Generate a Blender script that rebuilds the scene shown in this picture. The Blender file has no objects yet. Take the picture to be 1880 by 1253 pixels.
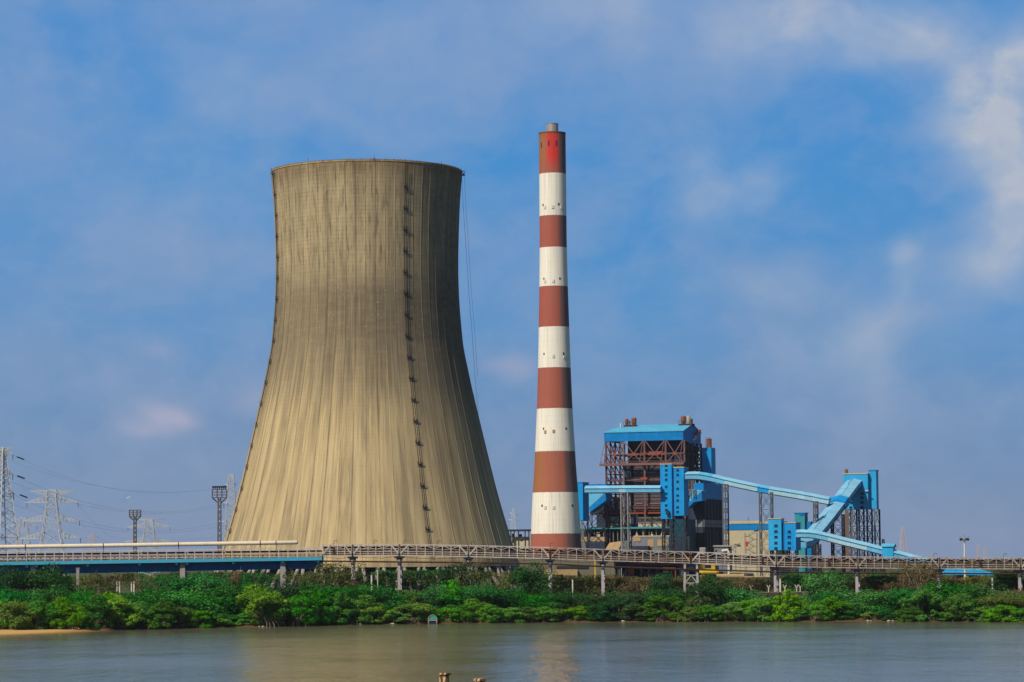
import bpy, math, random
from mathutils import Vector, Matrix
R = math.radians
random.seed(11)
scn = bpy.context.scene
COL = scn.collection

# ------------------------------------------------------------------ camera
F = 5270.0                                   # focal length in photo pixels (1880 wide)
CAM = Vector((0, 0, 18))
PITCH = math.atan((1030 - 626.5) / F)
ROLL = R(0.45)
CROT = Matrix.Rotation(math.pi / 2 + PITCH, 3, 'X') @ Matrix.Rotation(-ROLL, 3, 'Z')
cd = bpy.data.cameras.new('camera')
cam = bpy.data.objects.new('camera', cd)
COL.objects.link(cam)
cam.matrix_world = Matrix.Translation(CAM) @ CROT.to_4x4()
cd.sensor_width = 36
cd.sensor_fit = 'HORIZONTAL'
cd.lens = 36 * F / 1880
cd.clip_start = 1
cd.clip_end = 40000
scn.camera = cam


def ray(px, py):
    return CROT @ Vector(((px - 940) / F, -(py - 626.5) / F, -1))


def at(px, py, Y):
    d = ray(px, py)
    return CAM + d * (Y / d.y)


def hit(px, py, p0, n):
    d = ray(px, py)
    return CAM + d * ((p0 - CAM).dot(n) / d.dot(n))


# ------------------------------------------------------------------ materials
class NT:
    def __init__(s, tree):
        s.t = tree
        s.L = tree.links

    def new(s, typ, **kw):
        n = s.t.nodes.new(typ)
        for k, v in kw.items():
            setattr(n, k, v)
        return n

    def put(s, sock, v):
        if isinstance(v, bpy.types.NodeSocket):
            s.L.new(v, sock)
        elif v is not None:
            if sock.type == 'RGBA' and len(v) == 3:
                v = (*v, 1)
            sock.default_value = v

    def m(s, op, a, b=None, c=None, clamp=False):
        n = s.new('ShaderNodeMath', operation=op)
        n.use_clamp = clamp
        s.put(n.inputs[0], a)
        if b is not None:
            s.put(n.inputs[1], b)
        if c is not None:
            s.put(n.inputs[2], c)
        return n.outputs[0]

    def mix(s, f, a, b, blend='MIX'):
        n = s.new('ShaderNodeMix', data_type='RGBA', blend_type=blend)
        s.put(n.inputs[0], f)
        s.put(n.inputs[6], a)
        s.put(n.inputs[7], b)
        return n.outputs[2]

    def ramp(s, f, stops, interp='LINEAR'):
        n = s.new('ShaderNodeValToRGB')
        cr = n.color_ramp
        cr.interpolation = interp
        while len(cr.elements) < len(stops):
            cr.elements.new(1)
        for e, (p, c) in zip(cr.elements, stops):
            e.position = p
            e.color = (*c, 1) if len(c) == 3 else c
        s.put(n.inputs[0], f)
        return n.outputs[0]

    def mr(s, v, a, b, c=0.0, d=1.0, smooth=False):
        n = s.new('ShaderNodeMapRange')
        n.clamp = True
        if smooth:
            n.interpolation_type = 'SMOOTHSTEP'
        s.put(n.inputs[0], v)
        for i, x in zip((1, 2, 3, 4), (a, b, c, d)):
            n.inputs[i].default_value = x
        return n.outputs[0]

    def noise(s, vec, scale, detail=3, rough=0.55, dim='3D'):
        n = s.new('ShaderNodeTexNoise', noise_dimensions=dim)
        s.put(n.inputs['Vector'], vec)
        n.inputs['Scale'].default_value = scale
        n.inputs['Detail'].default_value = detail
        n.inputs['Roughness'].default_value = rough
        return n.outputs['Fac']

    def xyz(s, x, y, z):
        n = s.new('ShaderNodeCombineXYZ')
        for i, v in enumerate((x, y, z)):
            s.put(n.inputs[i], v)
        return n.outputs[0]

    def sep(s, v):
        n = s.new('ShaderNodeSeparateXYZ')
        s.put(n.inputs[0], v)
        return n.outputs


def newmat(name):
    m = bpy.data.materials.new(name)
    m.use_nodes = True
    n = NT(m.node_tree)
    b = m.node_tree.nodes['Principled BSDF']
    b.inputs['Specular IOR Level'].default_value = 0.12
    return m, n, b


def lin(r, g, b):
    f = lambda c: ((c / 255 + 0.055) / 1.055) ** 2.4 if c > 10 else c / 255 / 12.92
    return (f(r), f(g), f(b))


def paint(name, col, rough=0.6, dirt=0.35, dcol=None, scale=0.25, streak=True, corr=0.0, metal=0.0):
    """painted or bare surface with weather: blotches, vertical run-off streaks, sheet corrugation"""
    m, n, b = newmat(name)
    g = n.new('ShaderNodeNewGeometry')
    p = g.outputs['Position']
    x, y, z = n.sep(p)
    n1 = n.noise(p, scale, 4, 0.6)
    f = n.mr(n1, 0.42, 0.75)
    if streak:
        sv = n.xyz(n.m('MULTIPLY', x, 1.6), n.m('MULTIPLY', y, 1.6), n.m('MULTIPLY', z, 0.09))
        n2 = n.noise(sv, 0.8, 3, 0.6)
        f = n.m('ADD', n.m('MULTIPLY', f, 0.6), n.m('MULTIPLY', n.mr(n2, 0.45, 0.75), 0.7), clamp=True)
    f = n.m('MULTIPLY', f, dirt)
    dc = dcol or tuple(c * 0.35 + 0.02 for c in col)
    c = n.mix(f, col, dc)
    if corr:
        w = n.m('ADD', x, n.m('MULTIPLY', y, 0.6))
        pan = n.new('ShaderNodeTexWhiteNoise', noise_dimensions='2D')
        n.put(pan.inputs['Vector'], n.xyz(n.m('FLOOR', n.m('MULTIPLY', w, 1 / corr)), n.m('FLOOR', n.m('MULTIPLY', z, 0.17)), 0))
        c = n.mix(n.m('MULTIPLY', pan.outputs['Value'], 0.34), c, tuple(q * 0.6 for q in col))
        vs_ = n.m('GREATER_THAN', n.m('FRACT', n.m('MULTIPLY', w, 1 / corr)), 0.93)
        c = n.mix(n.m('MULTIPLY', vs_, 0.22), c, tuple(q * 0.4 for q in col))
        seam = n.m('GREATER_THAN', n.m('FRACT', n.m('MULTIPLY', z, 0.17)), 0.95)
        c = n.mix(n.m('MULTIPLY', seam, 0.25), c, tuple(q * 0.4 for q in col))
    n.put(b.inputs['Base Color'], c)
    b.inputs['Roughness'].default_value = rough
    b.inputs['Metallic'].default_value = metal
    return m


M = {}
M['deep_blue'] = paint('deep_blue_sheet', (0.0, 0.19, 0.50), 0.5, 0.3, corr=2.4)
M['blue'] = paint('blue_sheet', (0.0, 0.28, 0.66), 0.5, 0.45, dcol=(0.05, 0.16, 0.28), corr=2.0)
M['mid_blue'] = paint('mid_blue_sheet', (0.025, 0.35, 0.66), 0.5, 0.25, corr=2.0)
M['sky_blue'] = paint('sky_blue_sheet', (0.11, 0.43, 0.67), 0.55, 0.5, dcol=(0.16, 0.24, 0.28), corr=2.4)
M['pale_blue'] = paint('pale_blue_sheet', (0.32, 0.56, 0.67), 0.6, 0.5, dcol=(0.24, 0.30, 0.32), corr=3.0)
M['roof_blue'] = paint('faded_roof_sheet', (0.09, 0.40, 0.62), 0.55, 0.4, corr=2.0)
M['pale_roof'] = paint('pale_roof_sheet', (0.20, 0.46, 0.66), 0.55, 0.5, dcol=(0.24, 0.32, 0.36), corr=2.4)
M['teal'] = paint('teal_sheet', (0.03, 0.25, 0.30), 0.6, 0.3)
M['dark_teal'] = paint('dark_teal_sheet', (0.006, 0.055, 0.085), 0.6, 0.4)
M['glass'] = paint('dark_window', (0.008, 0.02, 0.07), 0.3, 0.2, streak=False)
M['dark'] = paint('dark_steel', (0.022, 0.028, 0.04), 0.7, 0.5, dcol=(0.06, 0.045, 0.04))
M['shadow_steel'] = paint('dull_blue_black_steel', (0.02, 0.03, 0.055), 0.7, 0.6, dcol=(0.05, 0.05, 0.06))
M['steel'] = paint('grey_steel', (0.17, 0.16, 0.16), 0.6, 0.6, dcol=(0.10, 0.05, 0.03))
M['galv'] = paint('galvanised_steel', (0.47, 0.47, 0.48), 0.5, 0.4, dcol=(0.2, 0.19, 0.18))
M['trestle'] = paint('dark_grey_trestle_steel', (0.105, 0.11, 0.12), 0.7, 0.5, dcol=(0.06, 0.055, 0.055))
M['mast_grey'] = paint('mid_grey_steel', (0.30, 0.29, 0.29), 0.6, 0.6, dcol=(0.12, 0.09, 0.07))
M['mast_steel'] = paint('weathered_mast_steel', (0.10, 0.085, 0.08), 0.7, 0.6, dcol=(0.16, 0.08, 0.05))
M['maroon'] = paint('maroon_primer_steel', (0.105, 0.042, 0.045), 0.7, 0.5, dcol=(0.16, 0.10, 0.10))
M['pink_steel'] = paint('dusty_pinkish_steel', (0.185, 0.098, 0.092), 0.7, 0.5, dcol=(0.13, 0.06, 0.06))
M['orange'] = paint('orange_primer', (0.27, 0.065, 0.03), 0.7, 0.5, dcol=(0.16, 0.04, 0.02))
M['rust'] = paint('rusty_metal', (0.17, 0.05, 0.022), 0.8, 0.6, dcol=(0.30, 0.16, 0.07), scale=0.6)
M['rusty_grey'] = paint('rusty_grey_steel', (0.16, 0.12, 0.10), 0.8, 0.8, dcol=(0.20, 0.08, 0.04), scale=0.6)
M['rust_dark'] = paint('dark_rusty_pipe', (0.045, 0.018, 0.015), 0.8, 0.6, dcol=(0.09, 0.05, 0.04))
M['casing'] = paint('grey_lagging', (0.075, 0.062, 0.07), 0.7, 0.6, dcol=(0.14, 0.12, 0.12), scale=0.5)
M['grey_panel'] = paint('grey_sheet_panel', (0.17, 0.18, 0.20), 0.6, 0.5, dcol=(0.09, 0.09, 0.10))
M['beige'] = paint('beige_render', (0.44, 0.38, 0.25), 0.8, 0.35, dcol=(0.24, 0.20, 0.14))
M['tan'] = paint('dusty_tan_cover', (0.40, 0.27, 0.13), 0.8, 0.5, dcol=(0.18, 0.12, 0.07), scale=0.5)
M['coal_dust'] = paint('brown_dusty_walkway', (0.17, 0.115, 0.06), 0.9, 0.7, dcol=(0.06, 0.04, 0.03), scale=0.8)
M['belt'] = paint('black_rubber_belt', (0.014, 0.012, 0.016), 0.7, 0.5, dcol=(0.04, 0.03, 0.03))
M['truss'] = paint('dusty_white_truss', (0.50, 0.44, 0.41), 0.6, 0.55, dcol=(0.24, 0.13, 0.09), scale=0.5)
M['truss_worn'] = paint('rust_stained_truss', (0.42, 0.35, 0.31), 0.6, 0.85, dcol=(0.17, 0.075, 0.045), scale=0.7)
M['column'] = paint('flaking_lilac_white_column', (0.46, 0.40, 0.41), 0.7, 0.7, dcol=(0.14, 0.10, 0.10), scale=1.2)
M['pipe_white'] = paint('cream_pipe_lagging', (0.66, 0.56, 0.42), 0.5, 0.3, dcol=(0.34, 0.25, 0.17))
M['flange'] = paint('bright_blue_flange', (0.025, 0.32, 0.50), 0.55, 0.65, dcol=(0.17, 0.19, 0.17), scale=0.9)
M['girder'] = paint('navy_girder_web', (0.006, 0.10, 0.27), 0.5, 0.6, dcol=(0.03, 0.055, 0.10))
M['rim'] = paint('stained_rim_concrete', (0.36, 0.27, 0.14), 0.9, 0.9, dcol=(0.10, 0.055, 0.03), scale=0.5)
M['concrete'] = paint('grey_concrete', (0.30, 0.27, 0.24), 0.85, 0.5, dcol=(0.13, 0.11, 0.10), scale=0.6)
M['pale_post'] = paint('pale_post_paint', (0.62, 0.60, 0.50), 0.7, 0.4, dcol=(0.2, 0.15, 0.1), scale=1)
M['yellow'] = paint('yellow_plant_paint', (0.62, 0.40, 0.03), 0.5, 0.4, dcol=(0.25, 0.14, 0.03), scale=0.7)
M['olive_wall'] = paint('olive_grey_wall', (0.16, 0.145, 0.10), 0.9, 0.4, dcol=(0.08, 0.07, 0.05))
M['brown_wall'] = paint('brown_boundary_wall', (0.075, 0.05, 0.042), 0.9, 0.6, dcol=(0.03, 0.025, 0.022), scale=0.6)
M['wood'] = paint('bleached_pile', (0.60, 0.45, 0.27), 0.9, 0.95, dcol=(0.06, 0.03, 0.018), scale=2.2)
M['pile_cap'] = paint('peeling_pile_cap', (0.66, 0.50, 0.33), 0.9, 0.9, dcol=(0.12, 0.06, 0.03), scale=3)
M['turquoise'] = paint('turquoise_canopy', (0.02, 0.30, 0.28), 0.6, 0.4, scale=2)
M['navy'] = paint('navy_hull', (0.012, 0.016, 0.06), 0.5, 0.3, scale=2)
M['insulator'] = paint('grey_insulator', (0.10, 0.10, 0.12), 0.4, 0.2)
M['wire'] = paint('grey_conductor', (0.19, 0.21, 0.25), 0.5, 0.1)
M['feather'] = paint('white_feather', (0.85, 0.85, 0.82), 0.7, 0.1)
M['red_door'] = paint('red_paint', (0.45, 0.03, 0.03), 0.6, 0.3)
M['bark'] = paint('grey_brown_bark', (0.10, 0.075, 0.05), 0.9, 0.6, dcol=(0.2, 0.16, 0.12), scale=2)
M['dry_bark'] = paint('pale_dry_bark', (0.30, 0.23, 0.16), 0.9, 0.5, dcol=(0.12, 0.09, 0.06), scale=2)
M['pale_mast'] = paint('red_white_mast', (0.52, 0.40, 0.38), 0.6, 0.3)
M['red_stripe'] = paint('red_lattice_paint', (0.40, 0.07, 0.05), 0.6, 0.3)
M['flue'] = paint('steel_flue', (0.36, 0.34, 0.31), 0.45, 0.5, dcol=(0.2, 0.12, 0.06), metal=0.3)


# ------------------------------------------------------------------ mesh builder
class MB:
    def __init__(s):
        s.v = []
        s.f = []

    def face(s, pts):
        k = len(s.v)
        s.v += [Vector(p) for p in pts]
        s.f.append(tuple(range(k, k + len(pts))))

    def hexa(s, b, t):
        """4 bottom points, 4 top points, same winding (counter-clockwise from above)"""
        k = len(s.v)
        s.v += [Vector(p) for p in b] + [Vector(p) for p in t]
        s.f += [(k + 3, k + 2, k + 1, k), (k + 4, k + 5, k + 6, k + 7)]
        for i in range(4):
            j = (i + 1) % 4
            s.f.append((k + i, k + j, k + 4 + j, k + 4 + i))

    def box(s, x0, x1, y0, y1, z0, z1):
        s.hexa([(x0, y0, z0), (x1, y0, z0), (x1, y1, z0), (x0, y1, z0)],
               [(x0, y0, z1), (x1, y0, z1), (x1, y1, z1), (x0, y1, z1)])

    def bar(s, a, b, w, d=None):
        a, b = Vector(a), Vector(b)
        ax = (b - a)
        if ax.length < 1e-6:
            return
        ax.normalize()
        ref = Vector((0, 0, 1)) if abs(ax.z) < 0.9 else Vector((0, 1, 0))
        p = ax.cross(ref).normalized()
        q = ax.cross(p)
        p *= w / 2
        q *= (d or w) / 2
        s.hexa([a - p - q, a - p + q, a + p + q, a + p - q], [b - p - q, b - p + q, b + p + q, b + p - q])

    def tube(s, pts, r, n=8, caps=True):
        pts = [Vector(p) for p in pts]
        rs = r if isinstance(r, (list, tuple)) else [r] * len(pts)
        k0 = len(s.v)
        ref = None
        for i, p in enumerate(pts):
            t = (pts[min(i + 1, len(pts) - 1)] - pts[max(i - 1, 0)]).normalized()
            if ref is None:
                ref = t.cross(Vector((0, 0, 1)) if abs(t.z) < 0.9 else Vector((0, 1, 0))).normalized()
            a = (ref - t * ref.dot(t)).normalized()
            ref = a
            b = t.cross(a)
            for j in range(n):
                an = 2 * math.pi * j / n
                s.v.append(p + (a * math.cos(an) + b * math.sin(an)) * rs[i])
        for i in range(len(pts) - 1):
            for j in range(n):
                j2 = (j + 1) % n
                s.f.append((k0 + i * n + j, k0 + i * n + j2, k0 + (i + 1) * n + j2, k0 + (i + 1) * n + j))
        if caps:
            s.f.append(tuple(k0 + j for j in range(n))[::-1])
            e = k0 + (len(pts) - 1) * n
            s.f.append(tuple(e + j for j in range(n)))

    def lathe(s, c, prof, n=32, cap0=False, cap1=False):
        k0 = len(s.v)
        for r, z in prof:
            for j in range(n):
                a = 2 * math.pi * j / n
                s.v.append(Vector((c[0] + r * math.cos(a), c[1] + r * math.sin(a), z)))
        for i in range(len(prof) - 1):
            for j in range(n):
                j2 = (j + 1) % n
                s.f.append((k0 + i * n + j, k0 + i * n + j2, k0 + (i + 1) * n + j2, k0 + (i + 1) * n + j))
        if cap0:
            s.f.append(tuple(k0 + j for j in range(n))[::-1])
        if cap1:
            e = k0 + (len(prof) - 1) * n
            s.f.append(tuple(e + j for j in range(n)))

    def xbrace(s, a0, a1, b0, b1, n, w, horiz=True):
        """X bracing between line a0-a1 and line b0-b1 in n bays"""
        a0, a1, b0, b1 = map(Vector, (a0, a1, b0, b1))
        for i in range(n):
            t0, t1 = i / n, (i + 1) / n
            A0, A1 = a0.lerp(a1, t0), a0.lerp(a1, t1)
            B0, B1 = b0.lerp(b1, t0), b0.lerp(b1, t1)
            s.bar(A0, B1, w)
            s.bar(B0, A1, w)
            if horiz:
                s.bar(A1, B1, w)

    def build(s, name, mat, parent=None, smooth=False, base=None):
        """parent: a thing (mesh is stored in its frame). base: origin for a top-level mesh"""
        if parent is not None:
            mi = WM[parent.name].inverted()
        else:
            mi = Matrix.Translation(-Vector(base or (0, 0, 0)))
        me = bpy.data.meshes.new(name)
        me.from_pydata([tuple(mi @ v) for v in s.v], [], s.f)
        mats = mat if isinstance(mat, (list, tuple)) else [mat]
        for q in mats:
            me.materials.append(M[q] if isinstance(q, str) else q)
        if smooth:
            me.polygons.foreach_set('use_smooth', [True] * len(me.polygons))
        me.update()
        o = bpy.data.objects.new(name, me)
        COL.objects.link(o)
        if parent is not None:
            o.parent = parent
            WM[o.name] = WM[parent.name]
        else:
            o.location = Vector(base or (0, 0, 0))
            WM[o.name] = Matrix.Translation(o.location)
        return o


WM = {}


def tag(o, label, cat, group=None):
    o['label'] = label
    o['category'] = cat
    if group:
        o['group'] = group
    return o


def thing(name, label, cat, loc, rz=0.0, group=None):
    o = bpy.data.objects.new(name, None)
    COL.objects.link(o)
    o.empty_display_size = 1
    o.location = loc
    o.rotation_euler = (0, 0, rz)
    WM[o.name] = Matrix.Translation(Vector(loc)) @ Matrix.Rotation(rz, 4, 'Z')
    return tag(o, label, cat, group)


def interp(tab, x):
    if x <= tab[0][0]:
        return tab[0][1]
    for (a, b), (c, d) in zip(tab, tab[1:]):
        if x <= c:
            return b + (d - b) * (x - a) / (c - a)
    return tab[-1][1]


def smooth_interp(tab, x):
    """Catmull-Rom through a table"""
    n = len(tab)
    if x <= tab[0][0]:
        return tab[0][1]
    if x >= tab[-1][0]:
        return tab[-1][1]
    for i in range(n - 1):
        if x <= tab[i + 1][0]:
            break
    x0, y0 = tab[i]
    x1, y1 = tab[i + 1]
    xm, ym = tab[max(i - 1, 0)]
    xp, yp = tab[min(i + 2, n - 1)]
    m0 = (y1 - ym) / (x1 - xm)
    m1 = (yp - y0) / (xp - x0)
    h = x1 - x0
    t = (x - x0) / h
    return ((2 * t**3 - 3 * t**2 + 1) * y0 + (t**3 - 2 * t**2 + t) * h * m0 + (-2 * t**3 + 3 * t**2) * y1 + (t**3 - t**2) * h * m1)


# ------------------------------------------------------------------ terrain and water
SHORE = [(0, 770), (70, 772), (150, 782), (240, 790), (330, 800), (480, 808), (700, 832), (940, 840), (1200, 838),
         (1400, 828), (1650, 815), (1880, 800)]


def shore_y(X):
    px = 940 + X * F / 820
    w = 2.2 * math.sin(X * 0.21) + 1.6 * math.sin(X * 0.47 + 1.3) + 1.0 * math.sin(X * 1.1 + 0.4)
    return smooth_interp(SHORE, px) + w


def ground_z(X, Y):
    d = Y - shore_y(X)
    z = interp([(-60, -4), (-15, -1.6), (0, 0), (6, 0.55), (16, 1.6), (45, 6.0), (60, 7.0), (110, 7.6), (160, 8.2), (20000, 8.2)], d)
    if d > 0:
        z += 0.35 * math.sin(X * 0.13 + Y * 0.07) * min(1, d / 30) + 0.2 * math.sin(X * 0.41 - Y * 0.23) * min(1, d / 20)
    return z


# the sand spit at the left end: pushes the shoreline towards the viewer
def spit(X, Y, z):
    px = 940 + X * F / 770
    if px < 190:
        edge = 728 + max(0, px) * 0.24 + 1.3 * math.sin(X * 0.5)
        d = Y - edge
        if -6 < d:
            zz = min(0.55, d * 0.045) + 0.06 * math.sin(X * 0.7 + Y)
            z = max(z, zz)
    return z


xs = [-9000, -5000, -2500, -1200, -600, -350]
x = -210
while x <= 210:
    xs.append(x)
    x += 2.5
xs += [350, 600, 1200, 2500, 5000, 9000]
ys = [-400, 300, 600, 690]
y = 705
while y < 960:
    ys.append(y)
    y += 2.5
ys += [1000, 1100, 1300, 1600, 2200, 3200, 5000, 8000, 13000]
tm = MB()
for yy in ys:
    for xx in xs:
        xc = max(-260, min(260, xx))
        tm.v.append(Vector((xx, yy, spit(xx, yy, ground_z(xc, yy)) if yy > 600 else -4)))
nx = len(xs)
for j in range(len(ys) - 1):
    for i in range(nx - 1):
        tm.f.append((j * nx + i, j * nx + i + 1, (j + 1) * nx + i + 1, (j + 1) * nx + i))
mt, n, b = newmat('river_bank_soil')
g = n.new('ShaderNodeNewGeometry')
p = g.outputs['Position']
X_, Y_, Z_ = n.sep(p)
n1 = n.noise(p, 0.06, 5, 0.6)
n2 = n.noise(p, 0.7, 4, 0.6)
soil = n.mix(n2, (0.07, 0.055, 0.03), (0.14, 0.10, 0.05))
green = n.mix(n2, (0.014, 0.05, 0.012), (0.05, 0.085, 0.02))
c = n.mix(n.mr(n1, 0.46, 0.66), green, soil)
c = n.mix(n.mr(Z_, 1.2, 0.5), c, n.mix(n2, (0.05, 0.03, 0.016), (0.13, 0.075, 0.035)))
sandmask = n.m('MULTIPLY', n.mr(X_, -108, -122), n.mr(Z_, 1.0, 0.6))
c = n.mix(sandmask, c, n.mix(n2, (0.42, 0.24, 0.075), (0.55, 0.34, 0.13)))
wet = n.mr(Z_, 0.35, 0.02)
c = n.mix(n.m('MULTIPLY', wet, 0.55), c, (0.10, 0.055, 0.02))
n.put(b.inputs['Base Color'], c)
b.inputs['Roughness'].default_value = 0.95
tm.build('ground', mt, smooth=True)['kind'] = 'structure'

wm = MB()
wm.face([(-9000, -400, 0), (9000, -400, 0), (9000, 1000, 0), (-9000, 1000, 0)])
mw, n, b = newmat('river_water')
g = n.new('ShaderNodeNewGeometry')
p = g.outputs['Position']
X_, Y_, Z_ = n.sep(p)
w1 = n.noise(n.xyz(n.m('MULTIPLY', X_, 0.55), Y_, 0.0), 0.9, 3, 0.6)
w2 = n.noise(n.xyz(n.m('MULTIPLY', X_, 0.35), n.m('MULTIPLY', Y_, 0.12), 0.0), 0.6, 3, 0.55)
patch = n.noise(n.xyz(n.m('MULTIPLY', X_, 0.012), n.m('MULTIPLY', Y_, 0.018), 3.0), 1.0, 3, 0.6)
w3 = n.noise(n.xyz(n.m('MULTIPLY', X_, 0.16), n.m('MULTIPLY', Y_, 0.045), 7.0), 1.0, 4, 0.6)
h = n.m('ADD', n.m('MULTIPLY', w1, 0.22), n.m('ADD', n.m('MULTIPLY', w2, 0.55), n.m('MULTIPLY', w3, 0.7)))
bp = n.new('ShaderNodeBump')
bp.inputs['Distance'].default_value = 0.62
n.put(bp.inputs['Strength'], n.mr(patch, 0.3, 0.7, 0.4, 1.0))
n.put(bp.inputs['Height'], h)
n.L.new(bp.outputs['Normal'], b.inputs['Normal'])
n.put(b.inputs['Base Color'], n.mix(patch, (0.10, 0.098, 0.062), (0.14, 0.125, 0.08)))
n.put(b.inputs['Roughness'], n.mr(patch, 0.3, 0.7, 0.07, 0.15))
b.inputs['Specular IOR Level'].default_value = 0.5
b.inputs['IOR'].default_value = 1.33
wm.build('water', mw)['kind'] = 'structure'

# ------------------------------------------------------------------ cooling tower
YT = 988.0
ax = at(676, 1010, YT)
TC = Vector((ax.x, YT, 7.6))


def zt(py, Y=YT, px=676):
    return at(px - (1010 - py) * 0.0078, py, Y).z


HALF = [(305, 175.2), (314, 174.4), (373, 169.5), (435, 166.8), (488, 165.6), (527, 166), (565, 167.6), (604, 170.6),
        (639, 174), (680, 181.8), (720, 190), (755, 198), (831, 215.6), (908, 234.2), (985, 256), (1033, 271)]
ZTOP, ZBOT = zt(319), zt(1036)
DT = TC.length


def rad(z):
    # invert z -> py (linear)
    py = 319 + (ZTOP - z) / (ZTOP - ZBOT) * (1036 - 319)
    return DT * math.sin(math.atan(smooth_interp(HALF, py) / F)) * 1.013


tower = thing('cooling_tower', 'huge tan concrete cooling tower with waisted hyperbolic shell and dark stained throat', 'cooling tower', TC)
NR = 60
mb = MB()
nz = 110
cols = []
for k in range(NR):
    a = 2 * math.pi * k / NR + R(2)
    da = 2 * math.pi / NR
    cols += [(a - 0.0026, 0), (a - 0.0018, 0.09), (a + 0.0018, 0.09), (a + 0.0026, 0), (a + da * 0.36, 0), (a + da * 0.68, 0)]
NCOL = len(cols)
for i in range(nz + 1):
    z = ZBOT + (ZTOP - ZBOT) * i / nz
    r = rad(z)
    for a, off in cols:
        rr = r + off
        mb.v.append(Vector((TC.x + rr * math.sin(a), TC.y - rr * math.cos(a), z)))
for i in range(nz):
    for j in range(NCOL):
        j2 = (j + 1) % NCOL
        mb.f.append((i * NCOL + j, i * NCOL + j2, (i + 1) * NCOL + j2, (i + 1) * NCOL + j))
# inner skin
k0 = len(mb.v)
for i in range(0, nz + 1, 5):
    z = ZBOT + (ZTOP - ZBOT) * i / nz
    r = rad(z) - 0.9
    for j in range(120):
        a = 2 * math.pi * j / 120
        mb.v.append(Vector((TC.x + r * math.sin(a), TC.y - r * math.cos(a), z)))
for i in range(nz // 5):
    for j in range(120):
        j2 = (j + 1) % 120
        mb.f.append((k0 + i * 120 + j2, k0 + i * 120 + j, k0 + (i + 1) * 120 + j, k0 + (i + 1) * 120 + j2))
mc, n, b = newmat('streaked_tower_concrete')
tc = n.new('ShaderNodeTexCoord')
X_, Y_, Z_ = n.sep(tc.outputs['Object'])
ang = n.m('ARCTAN2', X_, n.m('MULTIPLY', Y_, -1))
t = n.mr(Z_, ZBOT - TC.z, ZTOP - TC.z)
s1 = n.noise(n.xyz(n.m('MULTIPLY', ang, 16), n.m('MULTIPLY', Z_, 0.022), 0), 1.0, 5, 0.65)
s2 = n.noise(n.xyz(n.m('MULTIPLY', ang, 60), n.m('MULTIPLY', Z_, 0.035), 2), 1.0, 4, 0.6)
s3 = n.noise(n.xyz(n.m('MULTIPLY', ang, 5), n.m('MULTIPLY', Z_, 0.03), 5), 1.0, 4, 0.6)
s4 = n.noise(n.xyz(n.m('MULTIPLY', ang, 150), n.m('MULTIPLY', Z_, 0.05), 8), 1.0, 3, 0.6)
panel = n.new('ShaderNodeTexWhiteNoise', noise_dimensions='2D')
ia = n.m('FLOOR', n.m('MULTIPLY', n.m('SUBTRACT', ang, R(2)), NR / (2 * math.pi)))
iz = n.m('FLOOR', n.m('MULTIPLY', Z_, 1 / 1.35))
n.put(panel.inputs['Vector'], n.xyz(ia, iz, 0))
colp = n.new('ShaderNodeTexWhiteNoise', noise_dimensions='1D')
n.put(colp.inputs['W'], ia)
base = n.mix(n.mr(s1, 0.34, 0.62), (0.55, 0.41, 0.205), (0.35, 0.265, 0.145))
base = n.mix(n.m('MULTIPLY', n.mr(s2, 0.50, 0.72), 0.5), base, (0.21, 0.155, 0.085))
base = n.mix(n.m('MULTIPLY', n.mr(s2, 0.47, 0.25), 0.6), base, (0.56, 0.46, 0.27))
base = n.mix(n.m('MULTIPLY', n.mr(s4, 0.54, 0.68), 0.28), base, (0.14, 0.105, 0.065))
# greyer, blotchier concrete in the upper third
up = n.mr(t, 0.62, 0.74)
base = n.mix(n.m('MULTIPLY', up, 0.45), base, n.mix(n.mr(s3, .35, .65), (0.36, 0.295, 0.175), (0.22, 0.175, 0.115)))
blot = n.noise(n.xyz(n.m('MULTIPLY', ang, 34), n.m('MULTIPLY', Z_, 0.11), 3), 1.0, 4, 0.65)
base = n.mix(n.m('MULTIPLY', n.m('MULTIPLY', n.mr(blot, .50, .66), up), .85), base, (0.105, 0.082, 0.055))
# stain plus painted shade on the right side, strongest round the throat
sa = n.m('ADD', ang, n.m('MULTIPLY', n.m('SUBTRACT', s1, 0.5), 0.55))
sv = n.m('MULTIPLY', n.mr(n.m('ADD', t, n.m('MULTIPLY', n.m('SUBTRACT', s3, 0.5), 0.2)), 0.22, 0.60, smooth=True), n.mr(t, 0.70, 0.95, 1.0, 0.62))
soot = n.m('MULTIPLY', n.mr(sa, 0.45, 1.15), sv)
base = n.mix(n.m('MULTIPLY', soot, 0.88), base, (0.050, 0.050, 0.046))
stain_shade2 = n.m('MULTIPLY', n.mr(n.m('ADD', ang, n.m('MULTIPLY', n.m('SUBTRACT', s1, 0.5), 0.4)), 0.15, 1.2), n.mr(t, 0.02, 0.35))  # wider, fainter stain and painted shade towards the right
base = n.mix(n.m('MULTIPLY', stain_shade2, 0.45), base, (0.12, 0.10, 0.075))
# broad irregular run-off patches
rp = n.noise(n.xyz(n.m('MULTIPLY', ang, 9), n.m('MULTIPLY', Z_, 0.016), 12), 1.0, 6, 0.7)
base = n.mix(n.m('MULTIPLY', n.mr(rp, 0.50, 0.62), 0.6), base, (0.16, 0.125, 0.08))
base = n.mix(n.m('MULTIPLY', n.mr(rp, 0.46, 0.34), 0.35), base, (0.55, 0.45, 0.27))
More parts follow.
